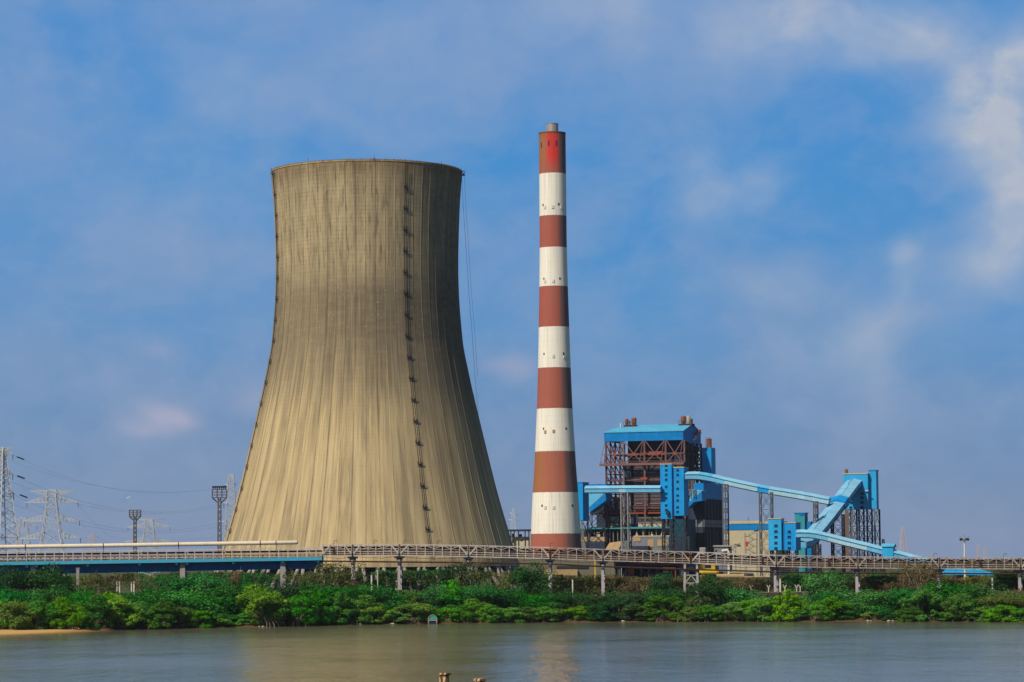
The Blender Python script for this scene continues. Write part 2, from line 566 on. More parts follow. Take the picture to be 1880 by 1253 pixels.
# darker damp band round the throat, ragged upper edge, long fading lower edge
tj = n.m('ADD', t, n.m('MULTIPLY', n.m('SUBTRACT', s1, 0.5), 0.20))
tj = n.m('ADD', tj, n.m('MULTIPLY', n.m('SUBTRACT', s3, 0.5), 0.12))
tu = n.m('ADD', t, n.m('ADD', n.m('MULTIPLY', n.m('SUBTRACT', s2, 0.5), 0.10), n.m('MULTIPLY', n.m('SUBTRACT', s1, 0.5), 0.10)))
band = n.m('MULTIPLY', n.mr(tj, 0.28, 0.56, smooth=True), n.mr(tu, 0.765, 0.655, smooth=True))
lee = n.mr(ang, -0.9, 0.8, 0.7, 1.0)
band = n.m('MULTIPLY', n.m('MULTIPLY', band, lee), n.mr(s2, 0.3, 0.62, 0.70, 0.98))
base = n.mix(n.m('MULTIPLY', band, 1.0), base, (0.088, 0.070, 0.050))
# dark stripe beside the ladder in the upper half
lad = n.m('MULTIPLY', n.mr(n.m('ABSOLUTE', n.m('SUBTRACT', n.m('ADD', ang, n.m('MULTIPLY', n.m('SUBTRACT', s2, 0.5), 0.03)), 0.47)), 0.035, 0.01), n.mr(t, 0.45, 0.9))
base = n.mix(n.m('MULTIPLY', lad, 0.6), base, (0.06, 0.055, 0.04))
# rusty drips under the rim
drip = n.m('MULTIPLY', n.mr(n.m('ADD', t, n.m('MULTIPLY', s2, 0.11)), 1.0, 1.05), n.mr(s4, 0.35, 0.6))
base = n.mix(n.m('MULTIPLY', drip, 0.85), base, (0.13, 0.07, 0.03))
# pale lime flecks along the lifts round the throat
fl = n.new('ShaderNodeTexWhiteNoise', noise_dimensions='2D')
n.put(fl.inputs['Vector'], n.xyz(n.m('FLOOR', n.m('MULTIPLY', ang, 70)), iz, 3))
flk = n.m('MULTIPLY', n.m('GREATER_THAN', fl.outputs['Value'], 0.94), n.m('GREATER_THAN', n.m('FRACT', n.m('MULTIPLY', Z_, 1 / 1.35)), 0.72))
flk = n.m('MULTIPLY', flk, n.m('MULTIPLY', n.mr(t, .45, .58), n.mr(t, .76, .68)))
base = n.mix(n.m('MULTIPLY', flk, 0.3), base, (0.50, 0.43, 0.30))
# formwork panels and pour joints
base = n.mix(n.m('MULTIPLY', panel.outputs['Value'], n.mr(t, 0.3, 0.8, 0.02, 0.10)), base, (0.55, 0.46, 0.30), 'MIX')
base = n.mix(n.m('MULTIPLY', colp.outputs['Value'], 0.22), base, (0.19, 0.15, 0.09))
joint = n.m('GREATER_THAN', n.m('FRACT', n.m('MULTIPLY', Z_, 1 / 1.35)), 0.86)
brk = n.noise(n.xyz(n.m('MULTIPLY', ang, 9), n.m('MULTIPLY', Z_, 0.3), 0), 1.0, 2, 0.5)
base = n.mix(n.m('MULTIPLY', n.m('MULTIPLY', joint, n.mr(brk, 0.4, 0.6, 0.3, 1.0)), n.mr(t, 0.2, 0.85, 0.06, 0.36)), base, (0.10, 0.075, 0.045))
fr = n.m('FRACT', n.m('MULTIPLY', n.m('SUBTRACT', ang, R(2)), NR / (2 * math.pi)))
edge = n.m('MAXIMUM', n.mr(fr, 0.06, 0.03), n.m('MULTIPLY', n.mr(fr, 0.935, 0.96), 1.0))
rib = n.new('ShaderNodeTexWhiteNoise', noise_dimensions='1D')
n.put(rib.inputs['W'], n.m('ROUND', n.m('MULTIPLY', n.m('SUBTRACT', ang, R(2)), NR / (2 * math.pi))))
ribc = n.mix(n.m('GREATER_THAN', rib.outputs['Value'], 0.78), (0.09, 0.07, 0.045), (0.36, 0.30, 0.20))
base = n.mix(n.m('MULTIPLY', edge, n.mr(n.noise(n.xyz(n.m('MULTIPLY', ang, 20), n.m('MULTIPLY', Z_, 0.04), 30), 1.0, 3, .6), 0.40, 0.62, 0.0, 0.42)), base, ribc)
n.put(b.inputs['Base Color'], base)
b.inputs['Roughness'].default_value = 0.9
b.inputs['Specular IOR Level'].default_value = 0.15
M['tower'] = mc
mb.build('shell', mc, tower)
# rim walkway lip and railing
mb = MB()
rt = rad(ZTOP)
mb.lathe(TC, [(rt - 1.0, ZTOP - 0.2), (rt + 0.12, ZTOP - 0.2), (rt + 0.12, ZTOP + 0.3), (rt - 1.0, ZTOP + 0.3), (rt - 1.0, ZTOP - 0.2)], 120)
for k in range(230):
    a = 2 * math.pi * (k + random.uniform(-.3, .3)) / 230
    q = Vector((TC.x + (rt - .3) * math.sin(a), TC.y - (rt - .3) * math.cos(a), ZTOP + .28))
    mb.bar(q, q + Vector((0, 0, random.uniform(.05, .42))), random.uniform(.3, .8))
mb.build('rim', 'rim', tower)
mb = MB()
for k in range(150):
    a = 2 * math.pi * k / 150
    q = Vector((TC.x + (rt + 0.1) * math.sin(a), TC.y - (rt + 0.1) * math.cos(a), ZTOP + 0.3))
    hgt = random.uniform(.15, .7) + (0.8 if k % 19 == 3 else 0)
    mb.bar(q, q + Vector((0, 0, hgt)), 0.05 if k % 19 != 3 else .14)
mb.tube([Vector((TC.x + (rt + 0.1) * math.sin(2 * math.pi * k / 120), TC.y - (rt + 0.1) * math.cos(2 * math.pi * k / 120), ZTOP + .38)) for k in range(121)], 0.05, 4, False)
mb.build('railing', 'rust_dark', tower)
# small obstruction lamp cage at the right of the rim
mb = MB()
a = R(88)
q = Vector((TC.x + (rt + .55) * math.sin(a), TC.y - (rt + .55) * math.cos(a), ZTOP - 1.2))
mb.box(q.x - 0.5, q.x + 0.5, q.y - 0.5, q.y + 0.5, q.z, q.z + 0.15)
for sx in (-.45, .45):
    for sy in (-.45, .45):
        mb.bar(q + Vector((sx, sy, 0)), q + Vector((sx, sy, 1.5)), 0.12)
mb.box(q.x - 0.5, q.x + 0.5, q.y - 0.5, q.y + 0.5, q.z + 1.5, q.z + 1.62)
mb.tube([q + Vector((0, 0, 0.15)), q + Vector((0, 0, 0.9))], 0.25, 8)
mb.bar(q + Vector((-.9, 0, .07)), q + Vector((.2, 0, .07)), .2)
mb.build('obstruction_lamp', 'dark', tower)
# ladders with rest platforms
def ladder(angle, spacing, zhi):
    mb = MB()
    N = 60
    ca, sa = math.cos(angle), math.sin(angle)
    tang = Vector((ca, sa, 0))
    out = Vector((sa, -ca, 0))
    for sd in (-0.32, 0.32):
        pts = []
        for i in range(N + 1):
            z = ZBOT + 2 + (zhi - ZBOT - 2) * i / N
            pts.append(Vector((TC.x, TC.y, z)) + out * (rad(z) + 0.55) + tang * sd)
        mb.tube(pts, 0.08, 4, False)
    z = ZBOT + 2
    while z < zhi:
        c0 = Vector((TC.x, TC.y, z)) + out * (rad(z) + 0.55)
        mb.bar(c0 - tang * 0.32, c0 + tang * 0.32, 0.05)
        z += 1.2
    mb.build('ladder', 'dark', tower)
    z = ZBOT + 4
    while z < zhi:
        r = rad(z)
        c0 = Vector((TC.x, TC.y, z)) + out * r
        mb = MB()
        B = [c0 - tang * 0.6, c0 + tang * 0.7, c0 + tang * 0.7 + out * .7, c0 - tang * 0.6 + out * .7]
        mb.hexa(B[::-1], [q + Vector((0, 0, 0.16)) for q in B][::-1])
        for q in (B[1], B[2], B[3], B[0]):
            mb.bar(q, q + Vector((0, 0, 1.1)), 0.07)
        for (i, j) in ((1, 2), (2, 3), (3, 0)):
            for dz in (0.55, 1.1):
                mb.bar(B[i] + Vector((0, 0, dz)), B[j] + Vector((0, 0, dz)), 0.06)
        mb.bar(B[2], c0 + tang * .85 - Vector((0, 0, 1.2)), 0.08)
        mb.bar(B[3], c0 - tang * .75 - Vector((0, 0, 1.2)), 0.08)
        mb.build('platform', 'dark', tower)
        z += spacing
ladder(R(26.6), 7.2, ZTOP - 2)
ladder(R(-71), 7.2, ZTOP - 1)
# slack cable hung from the rim on the right
cp = []
for (px, py) in ((847.5, 317), (850.5, 380), (856, 460), (861, 540), (866, 600), (872, 690), (878, 760), (884, 830), (892, 905)):
    cp.append(at(px, py, YT - 2))
mb = MB()
mb.tube(cp, 0.05, 4)
mb.tube([q + Vector((0.9, 0, 0)) for q in cp[:6]], 0.04, 4)
mb.build('cable', 'wire', tower)
# ring beam, raking columns, basin, fill
mb = MB()
rb = rad(ZBOT)
mb.lathe(TC, [(rb - 1.3, ZBOT - 1.0), (rb + 0.55, ZBOT - 1.0), (rb + 0.45, ZBOT + 0.5), (rb - 1.3, ZBOT + 0.5), (rb - 1.3, ZBOT - 1.0)], 120)
mb.build('ring_beam', 'tower', tower)
NL = 48
zb = 8.0
for k in range(NL):
    a = 2 * math.pi * k / NL
    for sgn in (-1, 1):
        mb = MB()
        at_ = a + sgn * R(0.9)
        ab = a + sgn * R(2.7)
        r1, r0 = rb - 0.3, rb + 4.6
        top = Vector((TC.x + r1 * math.sin(at_), TC.y - r1 * math.cos(at_), ZBOT - 0.9))
        bot = Vector((TC.x + r0 * math.sin(ab), TC.y - r0 * math.cos(ab), zb))
        mb.tube([bot, top], 0.62, 10)
        mb.build('raking_column', 'concrete', tower, smooth=False)
mb = MB()
mb.lathe(TC, [(rb + 6.4, 6.5), (rb + 6.4, 8.9), (rb + 5.9, 8.9), (rb + 5.9, 8.0), (0.1, 8.0)], 96)
mb.build('basin', 'concrete', tower)
mb = MB()
mb.lathe(TC, [(0.1, 10.2), (rb - 3.0, 10.2), (rb - 3.0, ZBOT + 3), (0.1, ZBOT + 3)], 96)
mb.build('fill_pack', 'shadow_steel', tower)

# ------------------------------------------------------------------ chimney
YC = 1250.0
cx = at(1020.5, 983, YC)
CC = Vector((cx.x, YC, 8.2))


CH = [(242, 24.6), (319, 24.8), (395, 24.9), (454, 25.1), (527, 26.4), (602, 28.2), (677, 30.2), (751, 32.9), (831, 37.0), (870, 39.2),
      (907, 42.0), (983, 45.8), (1040, 48.8), (1066, 50.2)]
def zc(py):
    return at(1020.5 - (983 - py) * 0.0078, py, YC - smooth_interp(CH, py) * YC / F).z


chim = thing('chimney', 'tall tapering chimney painted in red and white bands beside the cooling tower', 'chimney', CC)
mb = MB()
prof = []
py = 1066
while py >= 242:
    prof.append((smooth_interp(CH, py) * YC / F, zc(py)))
    py -= 12
prof[-1] = (24.6 * YC / F, zc(242))
r1 = prof[-1][0]
ztop_ = prof[-1][1]
mb.lathe(CC, prof, 96)
mch, n, b = newmat('banded_chimney_paint')
tc = n.new('ShaderNodeTexCoord')
X_, Y_, Z_ = n.sep(tc.outputs['Object'])
ang = n.m('ARCTAN2', X_, n.m('MULTIPLY', Y_, -1))
zlo, zhi = zc(1066) - CC.z, zc(230) - CC.z
t = n.mr(Z_, zlo, zhi)
T = lambda py: (zc(py) - CC.z - zlo) / (zhi - zlo)
stops = [(0, (1, 0, 0))]
for i, py in enumerate((983, 907, 831, 751, 677, 602, 527, 454, 395, 319)):
    stops.append((T(py), (0, 0, 0) if i % 2 == 0 else (1, 0, 0)))
tw = n.noise(n.xyz(n.m('MULTIPLY', ang, 14), n.m('MULTIPLY', ang, 3), 0), 3.0, 4, .7)
isred = n.sep(n.ramp(n.m('ADD', t, n.m('MULTIPLY', n.m('SUBTRACT', tw, .5), .0045)), stops, 'CONSTANT'))[0]
s1 = n.noise(n.xyz(n.m('MULTIPLY', ang, 6), n.m('MULTIPLY', Z_, 0.02), 0), 1.0, 4, 0.6)
s2 = n.noise(n.xyz(n.m('MULTIPLY', ang, 24), n.m('MULTIPLY', Z_, 0.03), 4), 1.0, 4, 0.65)
red = n.mix(n.mr(s1, 0.35, 0.7), (0.36, 0.075, 0.048), (0.29, 0.105, 0.075))
red = n.mix(n.m('MULTIPLY', n.mr(t, .5, .25), .6), red, n.mix(n.mr(s2, .35, .65), (0.42, 0.12, 0.060), (0.27, 0.10, 0.072)))
# vivid fresh red near the top, faded lower down
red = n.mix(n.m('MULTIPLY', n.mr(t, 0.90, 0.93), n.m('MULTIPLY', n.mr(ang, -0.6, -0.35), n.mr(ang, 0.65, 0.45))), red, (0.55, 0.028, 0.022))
# ochre run-off to the left of some bands
och = n.m('MULTIPLY', n.mr(n.m('ADD', ang, n.m('MULTIPLY', n.m('SUBTRACT', s2, 0.5), 0.5)), -0.3, -0.85), n.m('MAXIMUM', n.mr(t, 0.88, 0.93), n.mr(n.m('ABSOLUTE', n.m('SUBTRACT', t, 0.24)), 0.07, 0.05)))
red = n.mix(n.m('MULTIPLY', och, 0.6), red, (0.30, 0.13, 0.03))
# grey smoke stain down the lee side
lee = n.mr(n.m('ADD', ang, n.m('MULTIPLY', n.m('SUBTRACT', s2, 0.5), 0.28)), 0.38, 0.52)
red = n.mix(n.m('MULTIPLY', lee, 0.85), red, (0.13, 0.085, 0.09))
white = n.mix(n.mr(s2, 0.4, 0.75), (0.80, 0.74, 0.63), (0.66, 0.60, 0.50))
white = n.mix(n.m('MULTIPLY', n.mr(s1, 0.5, 0.75), 0.4), white, (0.40, 0.35, 0.28))
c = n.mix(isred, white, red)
c = n.mix(n.m('MULTIPLY', n.mr(s2, 0.55, 0.75), 0.45), c, (0.2, 0.16, 0.13))
s5 = n.noise(n.xyz(n.m('MULTIPLY', ang, 45), n.m('MULTIPLY', Z_, 0.06), 9), 1.0, 4, 0.65)
c = n.mix(n.m('MULTIPLY', n.mr(s5, 0.52, 0.72), 0.3), c, (0.22, 0.17, 0.13))
c = n.mix(n.m('MULTIPLY', n.mr(s5, 0.42, 0.28), n.m('MULTIPLY', isred, 0.25)), c, (0.45, 0.28, 0.24))
soot_t = n.m('MULTIPLY', n.mr(n.m('ADD', t, n.m('MULTIPLY', s5, .05)), .99, 1.03), .5)
c = n.mix(soot_t, c, (.09, .05, .04))
lift = n.m('GREATER_THAN', n.m('FRACT', n.m('MULTIPLY', Z_, 0.4)), 0.9)
c = n.mix(n.m('MULTIPLY', lift, 0.05), c, (0.1, 0.08, 0.07))
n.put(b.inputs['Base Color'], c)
b.inputs['Roughness'].default_value = 0.75
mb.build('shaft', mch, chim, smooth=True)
mb = MB()
mb.lathe(CC, [(r1 - .3, ztop_ - .25), (r1 + 0.15, ztop_ - .2), (r1 + 0.15, ztop_ + 0.25), (r1 - 1.0, ztop_ + 0.25), (r1 - 1.0, ztop_ - 6)], 96)
mb.build('lip', 'rust', chim)
mb = MB()
zf = zc(242)
rf = 11.3 * YC / F
mb.lathe(CC, [(rf, zf - 6), (rf, zc(225)), (rf + 0.15, zc(225)), (rf + 0.15, zc(224)), (rf - 0.35, zc(224)), (rf - 0.35, zf)], 40)
mb.build('flue', 'flue', chim)
# dark vents and small fixings on the shaft
def on_chim(px, py, off=0.05):
    z = zc(py)
    r = smooth_interp(CH, py) * YC / F
    axx = 1020.5 - (983 - py) * 0.0078
    s = max(-0.97, min(0.97, (px - axx) * YC / F / r))
    a = math.asin(s)
    return Vector((CC.x + (r + off) * math.sin(a), CC.y - (r + off) * math.cos(a), z)), a
for (px, py, w, h) in ((994.5, 264, .3, 1.5), (1008, 262, .3, 1.5), (1022, 262, .3, 1.5), (1036, 262, .25, 1.2),
                       (997.5, 375, .3, 0.6), (1026, 374.5, .32, 0.6), (999, 511, .3, 0.6), (1028, 511, .3, 0.6),
                       (999, 649, .3, 0.6), (1034.5, 649, .35, 0.7), (998, 786.5, .32, 0.6), (1039, 786.5, .32, 0.6),
                       (995, 928, .36, 0.6), (1050, 928, .36, 0.6)):
    q, a = on_chim(px, py, 0.0)
    mb = MB()
    t_, o_ = Vector((math.cos(a), math.sin(a), 0)), Vector((math.sin(a), -math.cos(a), 0))
    lo = [q - t_ * w - o_ * .3 - Vector((0, 0, h)), q - t_ * w + o_ * .1 - Vector((0, 0, h)), q + t_ * w + o_ * .1 - Vector((0, 0, h)), q + t_ * w - o_ * .3 - Vector((0, 0, h))]
    mb.hexa(lo, [v + Vector((0, 0, 2 * h * .8)) for v in lo])
    mb.build('vent_opening', 'dark', chim)
for (px, py, mat_) in ((1001, 380, 'pale_post'), (1015, 380, 'pale_post'), (1031, 380, 'pale_post'), (1001, 516, 'pale_post'), (1016, 516, 'pale_post'),
                       (1001, 793, 'tan'), (1016, 792, 'tan'), (1016, 932, 'pale_post'), (1001, 932, 'pale_post'), (1036, 655, 'pale_post'), (1016, 654, 'pale_post')):
    q, a = on_chim(px, py, 0.0)
    mb = MB()
    t_, o_ = Vector((math.cos(a), math.sin(a), 0)), Vector((math.sin(a), -math.cos(a), 0))
    w, h = 0.5, 0.7
    lo = [q - t_ * w - o_ * .3 - Vector((0, 0, h)), q - t_ * w + o_ * .25 - Vector((0, 0, h)), q + t_ * w + o_ * .25 - Vector((0, 0, h)), q + t_ * w - o_ * .3 - Vector((0, 0, h))]
    mb.hexa(lo, [v + Vector((0, 0, 2 * h)) for v in lo])
    mb.build('lamp_bracket', mat_, chim)

# ------------------------------------------------------------------ plant frame (all the blue works share one skew)
TH = R(-20)
U = Vector((math.cos(TH), math.sin(TH), 0))
V = Vector((-math.sin(TH), math.cos(TH), 0))
ZG = 8.2


class Fr:
    """a corner of a building; f() reads pixels on the front plane, s() on the right-hand plane"""
    def __init__(s, px, Y, py=1000):
        s.o = at(px, py, Y)
        s.o.z = 0

    def f(s, px, py, v=0.0):
        q = hit(px, py, s.o + V * v, V)
        return (q - s.o).dot(U), q.z

    def s(s, px, py, u=0.0):
        q = hit(px, py, s.o + U * u, U)
        return (q - s.o).dot(V), q.z

    def P(s, u, v, z):
        return s.o + U * u + V * v + Vector((0, 0, z))

    def box(s, mb, u0, u1, v0, v1, z0, z1):
        mb.hexa([s.P(u0, v0, z0), s.P(u1, v0, z0), s.P(u1, v1, z0), s.P(u0, v1, z0)],
                [s.P(u0, v0, z1), s.P(u1, v0, z1), s.P(u1, v1, z1), s.P(u0, v1, z1)])

    def fbox(s, mb, px0, py0, px1, py1, v0, v1):
        """pixel rectangle (top-left, bottom-right) seen on plane v0, going back to v1"""
        u0, zt_ = s.f(px0, py0, v0)
        u1, zb_ = s.f(px1, py1, v0)
        s.box(mb, u0, u1, v0, v1, zb_, zt_)
        return u0, u1, zb_, zt_

    def fbar(s, mb, px0, py0, px1, py1, v, w):
        a, b_ = s.f(px0, py0, v), s.f(px1, py1, v)
        mb.bar(s.P(a[0], v, a[1]), s.P(b_[0], v, b_[1]), w)


# ------------------------------------------------------------------ boiler house
B = Fr(1257, 1500)
boil = thing('boiler_house', 'tall open steel boiler house with blue gabled roof and rusty bracing', 'industrial building', B.P(-20, 16, ZG), TH)
uL, zE = B.f(1109, 791.5)
zE = B.f(1257, 790.5)[1]
zFa = B.f(1257, 808)[1]
DEP = 32.0
vR, zRidge = DEP / 2, B.s(1275.5, 779)[1]
mb = MB()   # roof
ov = 0.5
for (va, za, vb, zb_) in ((-ov, zE, vR, zRidge), (vR, zRidge, DEP + ov, zE)):
    uu = (uL - ov, 0.5)
    ul_r = uL + 5.5
    A = [B.P(uL - ov, va, za) if za == zE else B.P(ul_r, va, za), B.P(0.5, va, za), B.P(0.5, vb, zb_), B.P(uL - ov, vb, zb_) if zb_ == zE else B.P(ul_r, vb, zb_)]
    mb.hexa([q - Vector((0, 0, 0.35)) for q in A], A)
mb.face([B.P(uL - ov, -ov, zE), B.P(uL + 5.5, vR, zRidge), B.P(uL - ov, DEP + ov, zE)])
roof = mb.build('roof', 'roof_blue', boil)
mb = MB()   # fascia cladding
B.box(mb, uL, 0, -0.15, 0.15, zFa, zE - 0.4)
mb.build('fascia', 'deep_blue', boil)
mb = MB()
B.box(mb, uL - 0.1, uL + 0.1, 0.15, DEP, zFa, zE - 0.4)
mb.build('fascia', 'deep_blue', boil)
mb = MB()   # gable wall
zgb = B.s(1295, 815)[1]
gp = [(0.15, zFa), (DEP * 0.45, zFa - 1.6), (DEP * 0.45, zFa - 3.4), (DEP, zgb - 1.5), (DEP, zE - 0.4), (vR, zRidge - 0.4), (0.15, zE - 0.4)]
fr_ = [B.P(0.15, v, z) for v, z in gp]
bk_ = [B.P(-0.15, v, z) for v, z in gp]
mb.face(fr_)
mb.face(bk_[::-1])
for i in range(len(gp)):
    j = (i + 1) % len(gp)
    mb.face([fr_[i], bk_[i], bk_[j], fr_[j]])
gab = mb.build('gable_wall', 'deep_blue', boil)
mb = MB()   # red duct and white elbow on the gable
a0, a1 = B.s(1276, 799, 0.6), B.s(1284, 790.5, 0.6)
mb.tube([B.P(0.9, *a0), B.P(0.9, *a1)], 0.75, 10)
mb.build('duct', 'red_stripe', gab)
mb = MB()
a0, a1, a2 = B.s(1272.5, 808, 0.6), B.s(1277.5, 803, 0.6), B.s(1275, 801, 0.6)
mb.tube([B.P(0.7, *a0), B.P(0.9, *a1), B.P(1.0, *a2)], 0.55, 8)
mb.build('duct', 'pipe_white', gab)
# roof silencers (rusty)
def vent(px0, px1, py0, py1, mat_, v):
    u0, z1 = B.f(px0, py0, v)
    u1, z0 = B.f(px1, py1, v)
    mb = MB()
    r = (u1 - u0) / 2
    c = B.P((u0 + u1) / 2, v, 0)
    mb.lathe(c, [(r * .8, z0 - 1.4), (r * .8, z0 + .5), (r, z0 + .6), (r, z1 - .6), (r * .85, z1), (0.05, z1 + .05)], 16)
    mb.build('silencer', mat_, boil)
vent(1148, 1154, 769.5, 779.5, 'rust', 14)
vent(1155, 1157.5, 773, 780, 'dark', 15)
vent(1159.5, 1168.5, 767.5, 780, 'rust', 15)
vent(1250, 1259.5, 764.5, 778, 'rust', 14)
vent(1261, 1267.5, 764, 778, 'beige', 14.5)
vent(1268, 1272, 769.5, 778, 'rust', 16)
mb = MB()
for (px0, px1, py) in ((1147, 1169.5, 780), (1247.5, 1272.5, 777.8)):
    u0, z0 = B.f(px0, py, 14)
    u1, _ = B.f(px1, py, 14)
    B.box(mb, u0, u1, 12, 17, z0 - 1.5, z0 - .3)
    for uu in (u0, (u0 + u1) / 2, u1):
        mb.bar(B.P(uu, 12, z0 - .3), B.P(uu, 12, z0 + 1.6), 0.12)
    mb.bar(B.P(u0, 12, z0 + .8), B.P(u1, 12, z0 + .8), 0.12)
    mb.bar(B.P(u0, 12, z0 + 1.6), B.P(u1, 12, z0 + 1.6), 0.12)
mb.build('vent_platform', 'rust_dark', boil)
mb = MB()
u0, z0 = B.f(1139.5, 783.5, 12)
mb.tube([B.P(u0, 12, z0 - 2), B.P(u0, 12, z0 + 1.8)], 0.35, 8)
mb.build('vent_pipe', 'pipe_white', boil)
# columns
COLPX = (1112.5, 1144, 1182.6, 1221.6, 1256)
ucol = [B.f(px, 850)[0] for px in COLPX]
vcol = [0.0, 8.0, 16.0, 24.0, 32.0]
for i, u in enumerate(ucol):
    mb = MB()
    mb.bar(B.P(u, 0.5, ZG), B.P(u, 0.5, zFa), 0.85 if i else 1.1)
    mb.build('column', 'steel' if i == 1 else ('maroon' if i in (0,) else 'pink_steel'), boil)
for v in vcol[1:]:
    for u in (ucol[0], ucol[-1]):
        mb = MB()
        mb.bar(B.P(u, v, ZG), B.P(u, v, zFa + (0 if u < -5 else -1)), 1.0)
        mb.build('column', 'maroon', boil)
levels = [B.f(1257, py)[1] for py in (832, 850, 868, 887, 905, 923, 943, 970, 1000)]
# side framing, left
mb = MB()
for (u, w) in ((ucol[0], 0.38),):
    for i in range(4):
        zs = [zFa] + levels
        for a, b_ in zip(zs, zs[1:]):
            mb.bar(B.P(u, vcol[i], a), B.P(u, vcol[i + 1], b_), w)
            if i % 2:
                mb.bar(B.P(u, vcol[i + 1], a), B.P(u, vcol[i], b_), w)
            mb.bar(B.P(u, vcol[i], b_), B.P(u, vcol[i + 1], b_), 0.5)
for z in levels[:5]:
    for v in vcol[1:]:
        mb.bar(B.P(ucol[0], v, z), B.P(ucol[1], v, z), 0.4)
mb.build('side_bracing', 'maroon', boil)
# side framing, right with solid dark panels leaving gaps
mb = MB()
u = ucol[-1]
for i in range(4):
    zs = [zFa - 1] + levels
    for a, b_ in zip(zs, zs[1:]):
        mb.bar(B.P(u, vcol[i], a), B.P(u, vcol[i + 1], b_), 0.45)
        mb.bar(B.P(u, vcol[i + 1], a), B.P(u, vcol[i], b_), 0.45)
        mb.bar(B.P(u, vcol[i], b_), B.P(u, vcol[i + 1], b_), 0.9)
mb.build('side_bracing', 'dark', boil)
mb = MB()
rr = random.Random(3)
for i in range(4):
    zs = [zFa - 1] + [zFa - 1 - 5.3 * k for k in range(1, 12)]
    for a, b_ in zip(zs, zs[1:]):
        fill = (0.98, 0.80, 0.62, 0.55)[i]
        h = (a - b_) * (1 - fill) * rr.uniform(0.5, 1.5) if rr.random() < 0.9 else 0
        B.box(mb, u - 1.2, u - 1.0, vcol[i] + 0.4, vcol[i + 1] - (0.4 if i < 1 else rr.uniform(0.8, 3.2)), b_ + h, a)
mb.build('side_panel', 'shadow_steel', boil)
# front V bracing
mb = MB()
nodes = []
zt1, zn, zb1 = zFa, levels[0], levels[1]
for i in range(4):
    u0, u1 = ucol[i], ucol[i + 1]
    um = (u0 + u1) / 2
    nodes.append(um)
    mb.bar(B.P(u0 + .7, 0.2, zt1), B.P(um, 0.2, zn), 0.42)
    mb.bar(B.P(u1 - .7, 0.2, zt1), B.P(um, 0.2, zn), 0.42)
    mb.bar(B.P(um, 0.2, zn), B.P(u0 + .5, 0.2, zb1), 0.38)
    mb.bar(B.P(um, 0.2, zn), B.P(u1 - .5, 0.2, zb1), 0.38)
    mb.bar(B.P(u1 - .6, -0.3, zt1), B.P(u1 - 2.6, -0.3, zb1), 0.34)
mb.build('front_bracing', 'pink_steel', boil)
mb = MB()
for um in nodes:
    B.box(mb, um - 0.9, um + 0.9, -0.15, 0.35, zn - 0.9, zn + 0.6)
mb.build('gusset', 'orange', boil)
mb = MB()   # big crane beam platform at y 850
u0 = B.f(1100.5, 852, -2)[0]
B.box(mb, u0, 0.6, -2.2, 0.9, zb1 - 0.9, zb1 + 0.35)
B.box(mb, u0 + 2.0, 0.6, -0.2, 0.4, zn - 0.25, zn + 0.25)
for uu in (u0 + 0.3, u0 + 2.5):
    mb.bar(B.P(uu, -1.8, zb1), B.P(uu + 1.0, -1.0, zn), 0.3)
mb.bar(B.P(u0 + 1.0, -1.0, zn), B.P(ucol[0], -1.0, zn), 0.3)
mb.bar(B.P(u0 + 1.0, -1.0, zn), B.P(ucol[0] - .3, 0, zFa), 0.26)
mb.bar(B.P(u0 + 2.5, -1.8, zb1), B.P(ucol[0], -1.8, zn), 0.26)
for k in range(22):
    uu = u0 + 0.6 + k * (-u0 - 0.6) / 21
    mb.bar(B.P(uu, -2.1, zb1 + .3), B.P(uu, -2.1, zb1 + 1.5), 0.1)
mb.bar(B.P(u0 + .6, -2.1, zb1 + 1.45), B.P(0, -2.1, zb1 + 1.45), 0.12)
mb.bar(B.P(u0 + .6, -2.1, zb1 + .9), B.P(0, -2.1, zb1 + .9), 0.10)
mb.build('crane_beam', 'pink_steel', boil)
mb = MB()   # orange hung deck behind the bracing
ua, ub = B.f(1146, 830)[0], B.f(1218, 830)[0]
B.box(mb, ua, ub, 2.4, 6, levels[0] - 0.7, levels[0] - 0.1)
B.box(mb, ua + 8, ub, 3.0, 3.3, levels[0] - 0.1, levels[0] + 1.3)
mb.build('drum_deck', 'orange', boil)
mb = MB()
ua, ub = B.f(1159, 840)[0], B.f(1215, 840)[0]
B.box(mb, ua, ub, 2.2, 3, B.f(1200, 841.8)[1], B.f(1200, 839.8)[1])
mb.build('drum_deck', 'beige', boil)
# penthouse and boiler body
mb = MB()
u1 = B.f(1144, 820)[0]
B.box(mb, u1 + .5, -1.6, 6.5, 30, levels[1] + .3, zFa + 0.5)
mb.build('penthouse', 'shadow_steel', boil)
mb = MB()
ua = B.f(1159.5, 900)[0]
B.box(mb, ua, -1.6, 4.0, 26, levels[6] + 0.3, levels[1] + 0.2)
mb.build('boiler_casing', 'casing', boil)
mb = MB()   # casing stiffeners and pale lagging strips
rr = random.Random(5)
z = levels[6] + 1
while z < levels[1] - 1:
    w = rr.choice((0.25, 0.25, 0.6))
    B.box(mb, ua - .1, -1.6, 3.7, 4.0, z, z + w)
    z += rr.uniform(1.1, 2.0)
mb.build('casing_stiffener', 'maroon', boil)
mb = MB()
for (py, seg) in ((886.5, ((1160, 1172), (1176, 1180), (1190, 1212))), (881, ((1159, 1178), (1185, 1212))), (925, ((1166, 1180), (1190, 1212))), (868, ((1162, 1170), (1175, 1204)))):
    for (p0, p1) in seg:
        B.fbox(mb, p0, py - .7, p1, py + .7, 3.6, 3.9)
mb.build('lagging_strip', 'grey_panel', boil)
mb = MB()
B.fbox(mb, 1145, 855, 1159, 945, 7.5, 25)
mb.build('duct_casing', 'shadow_steel', boil)
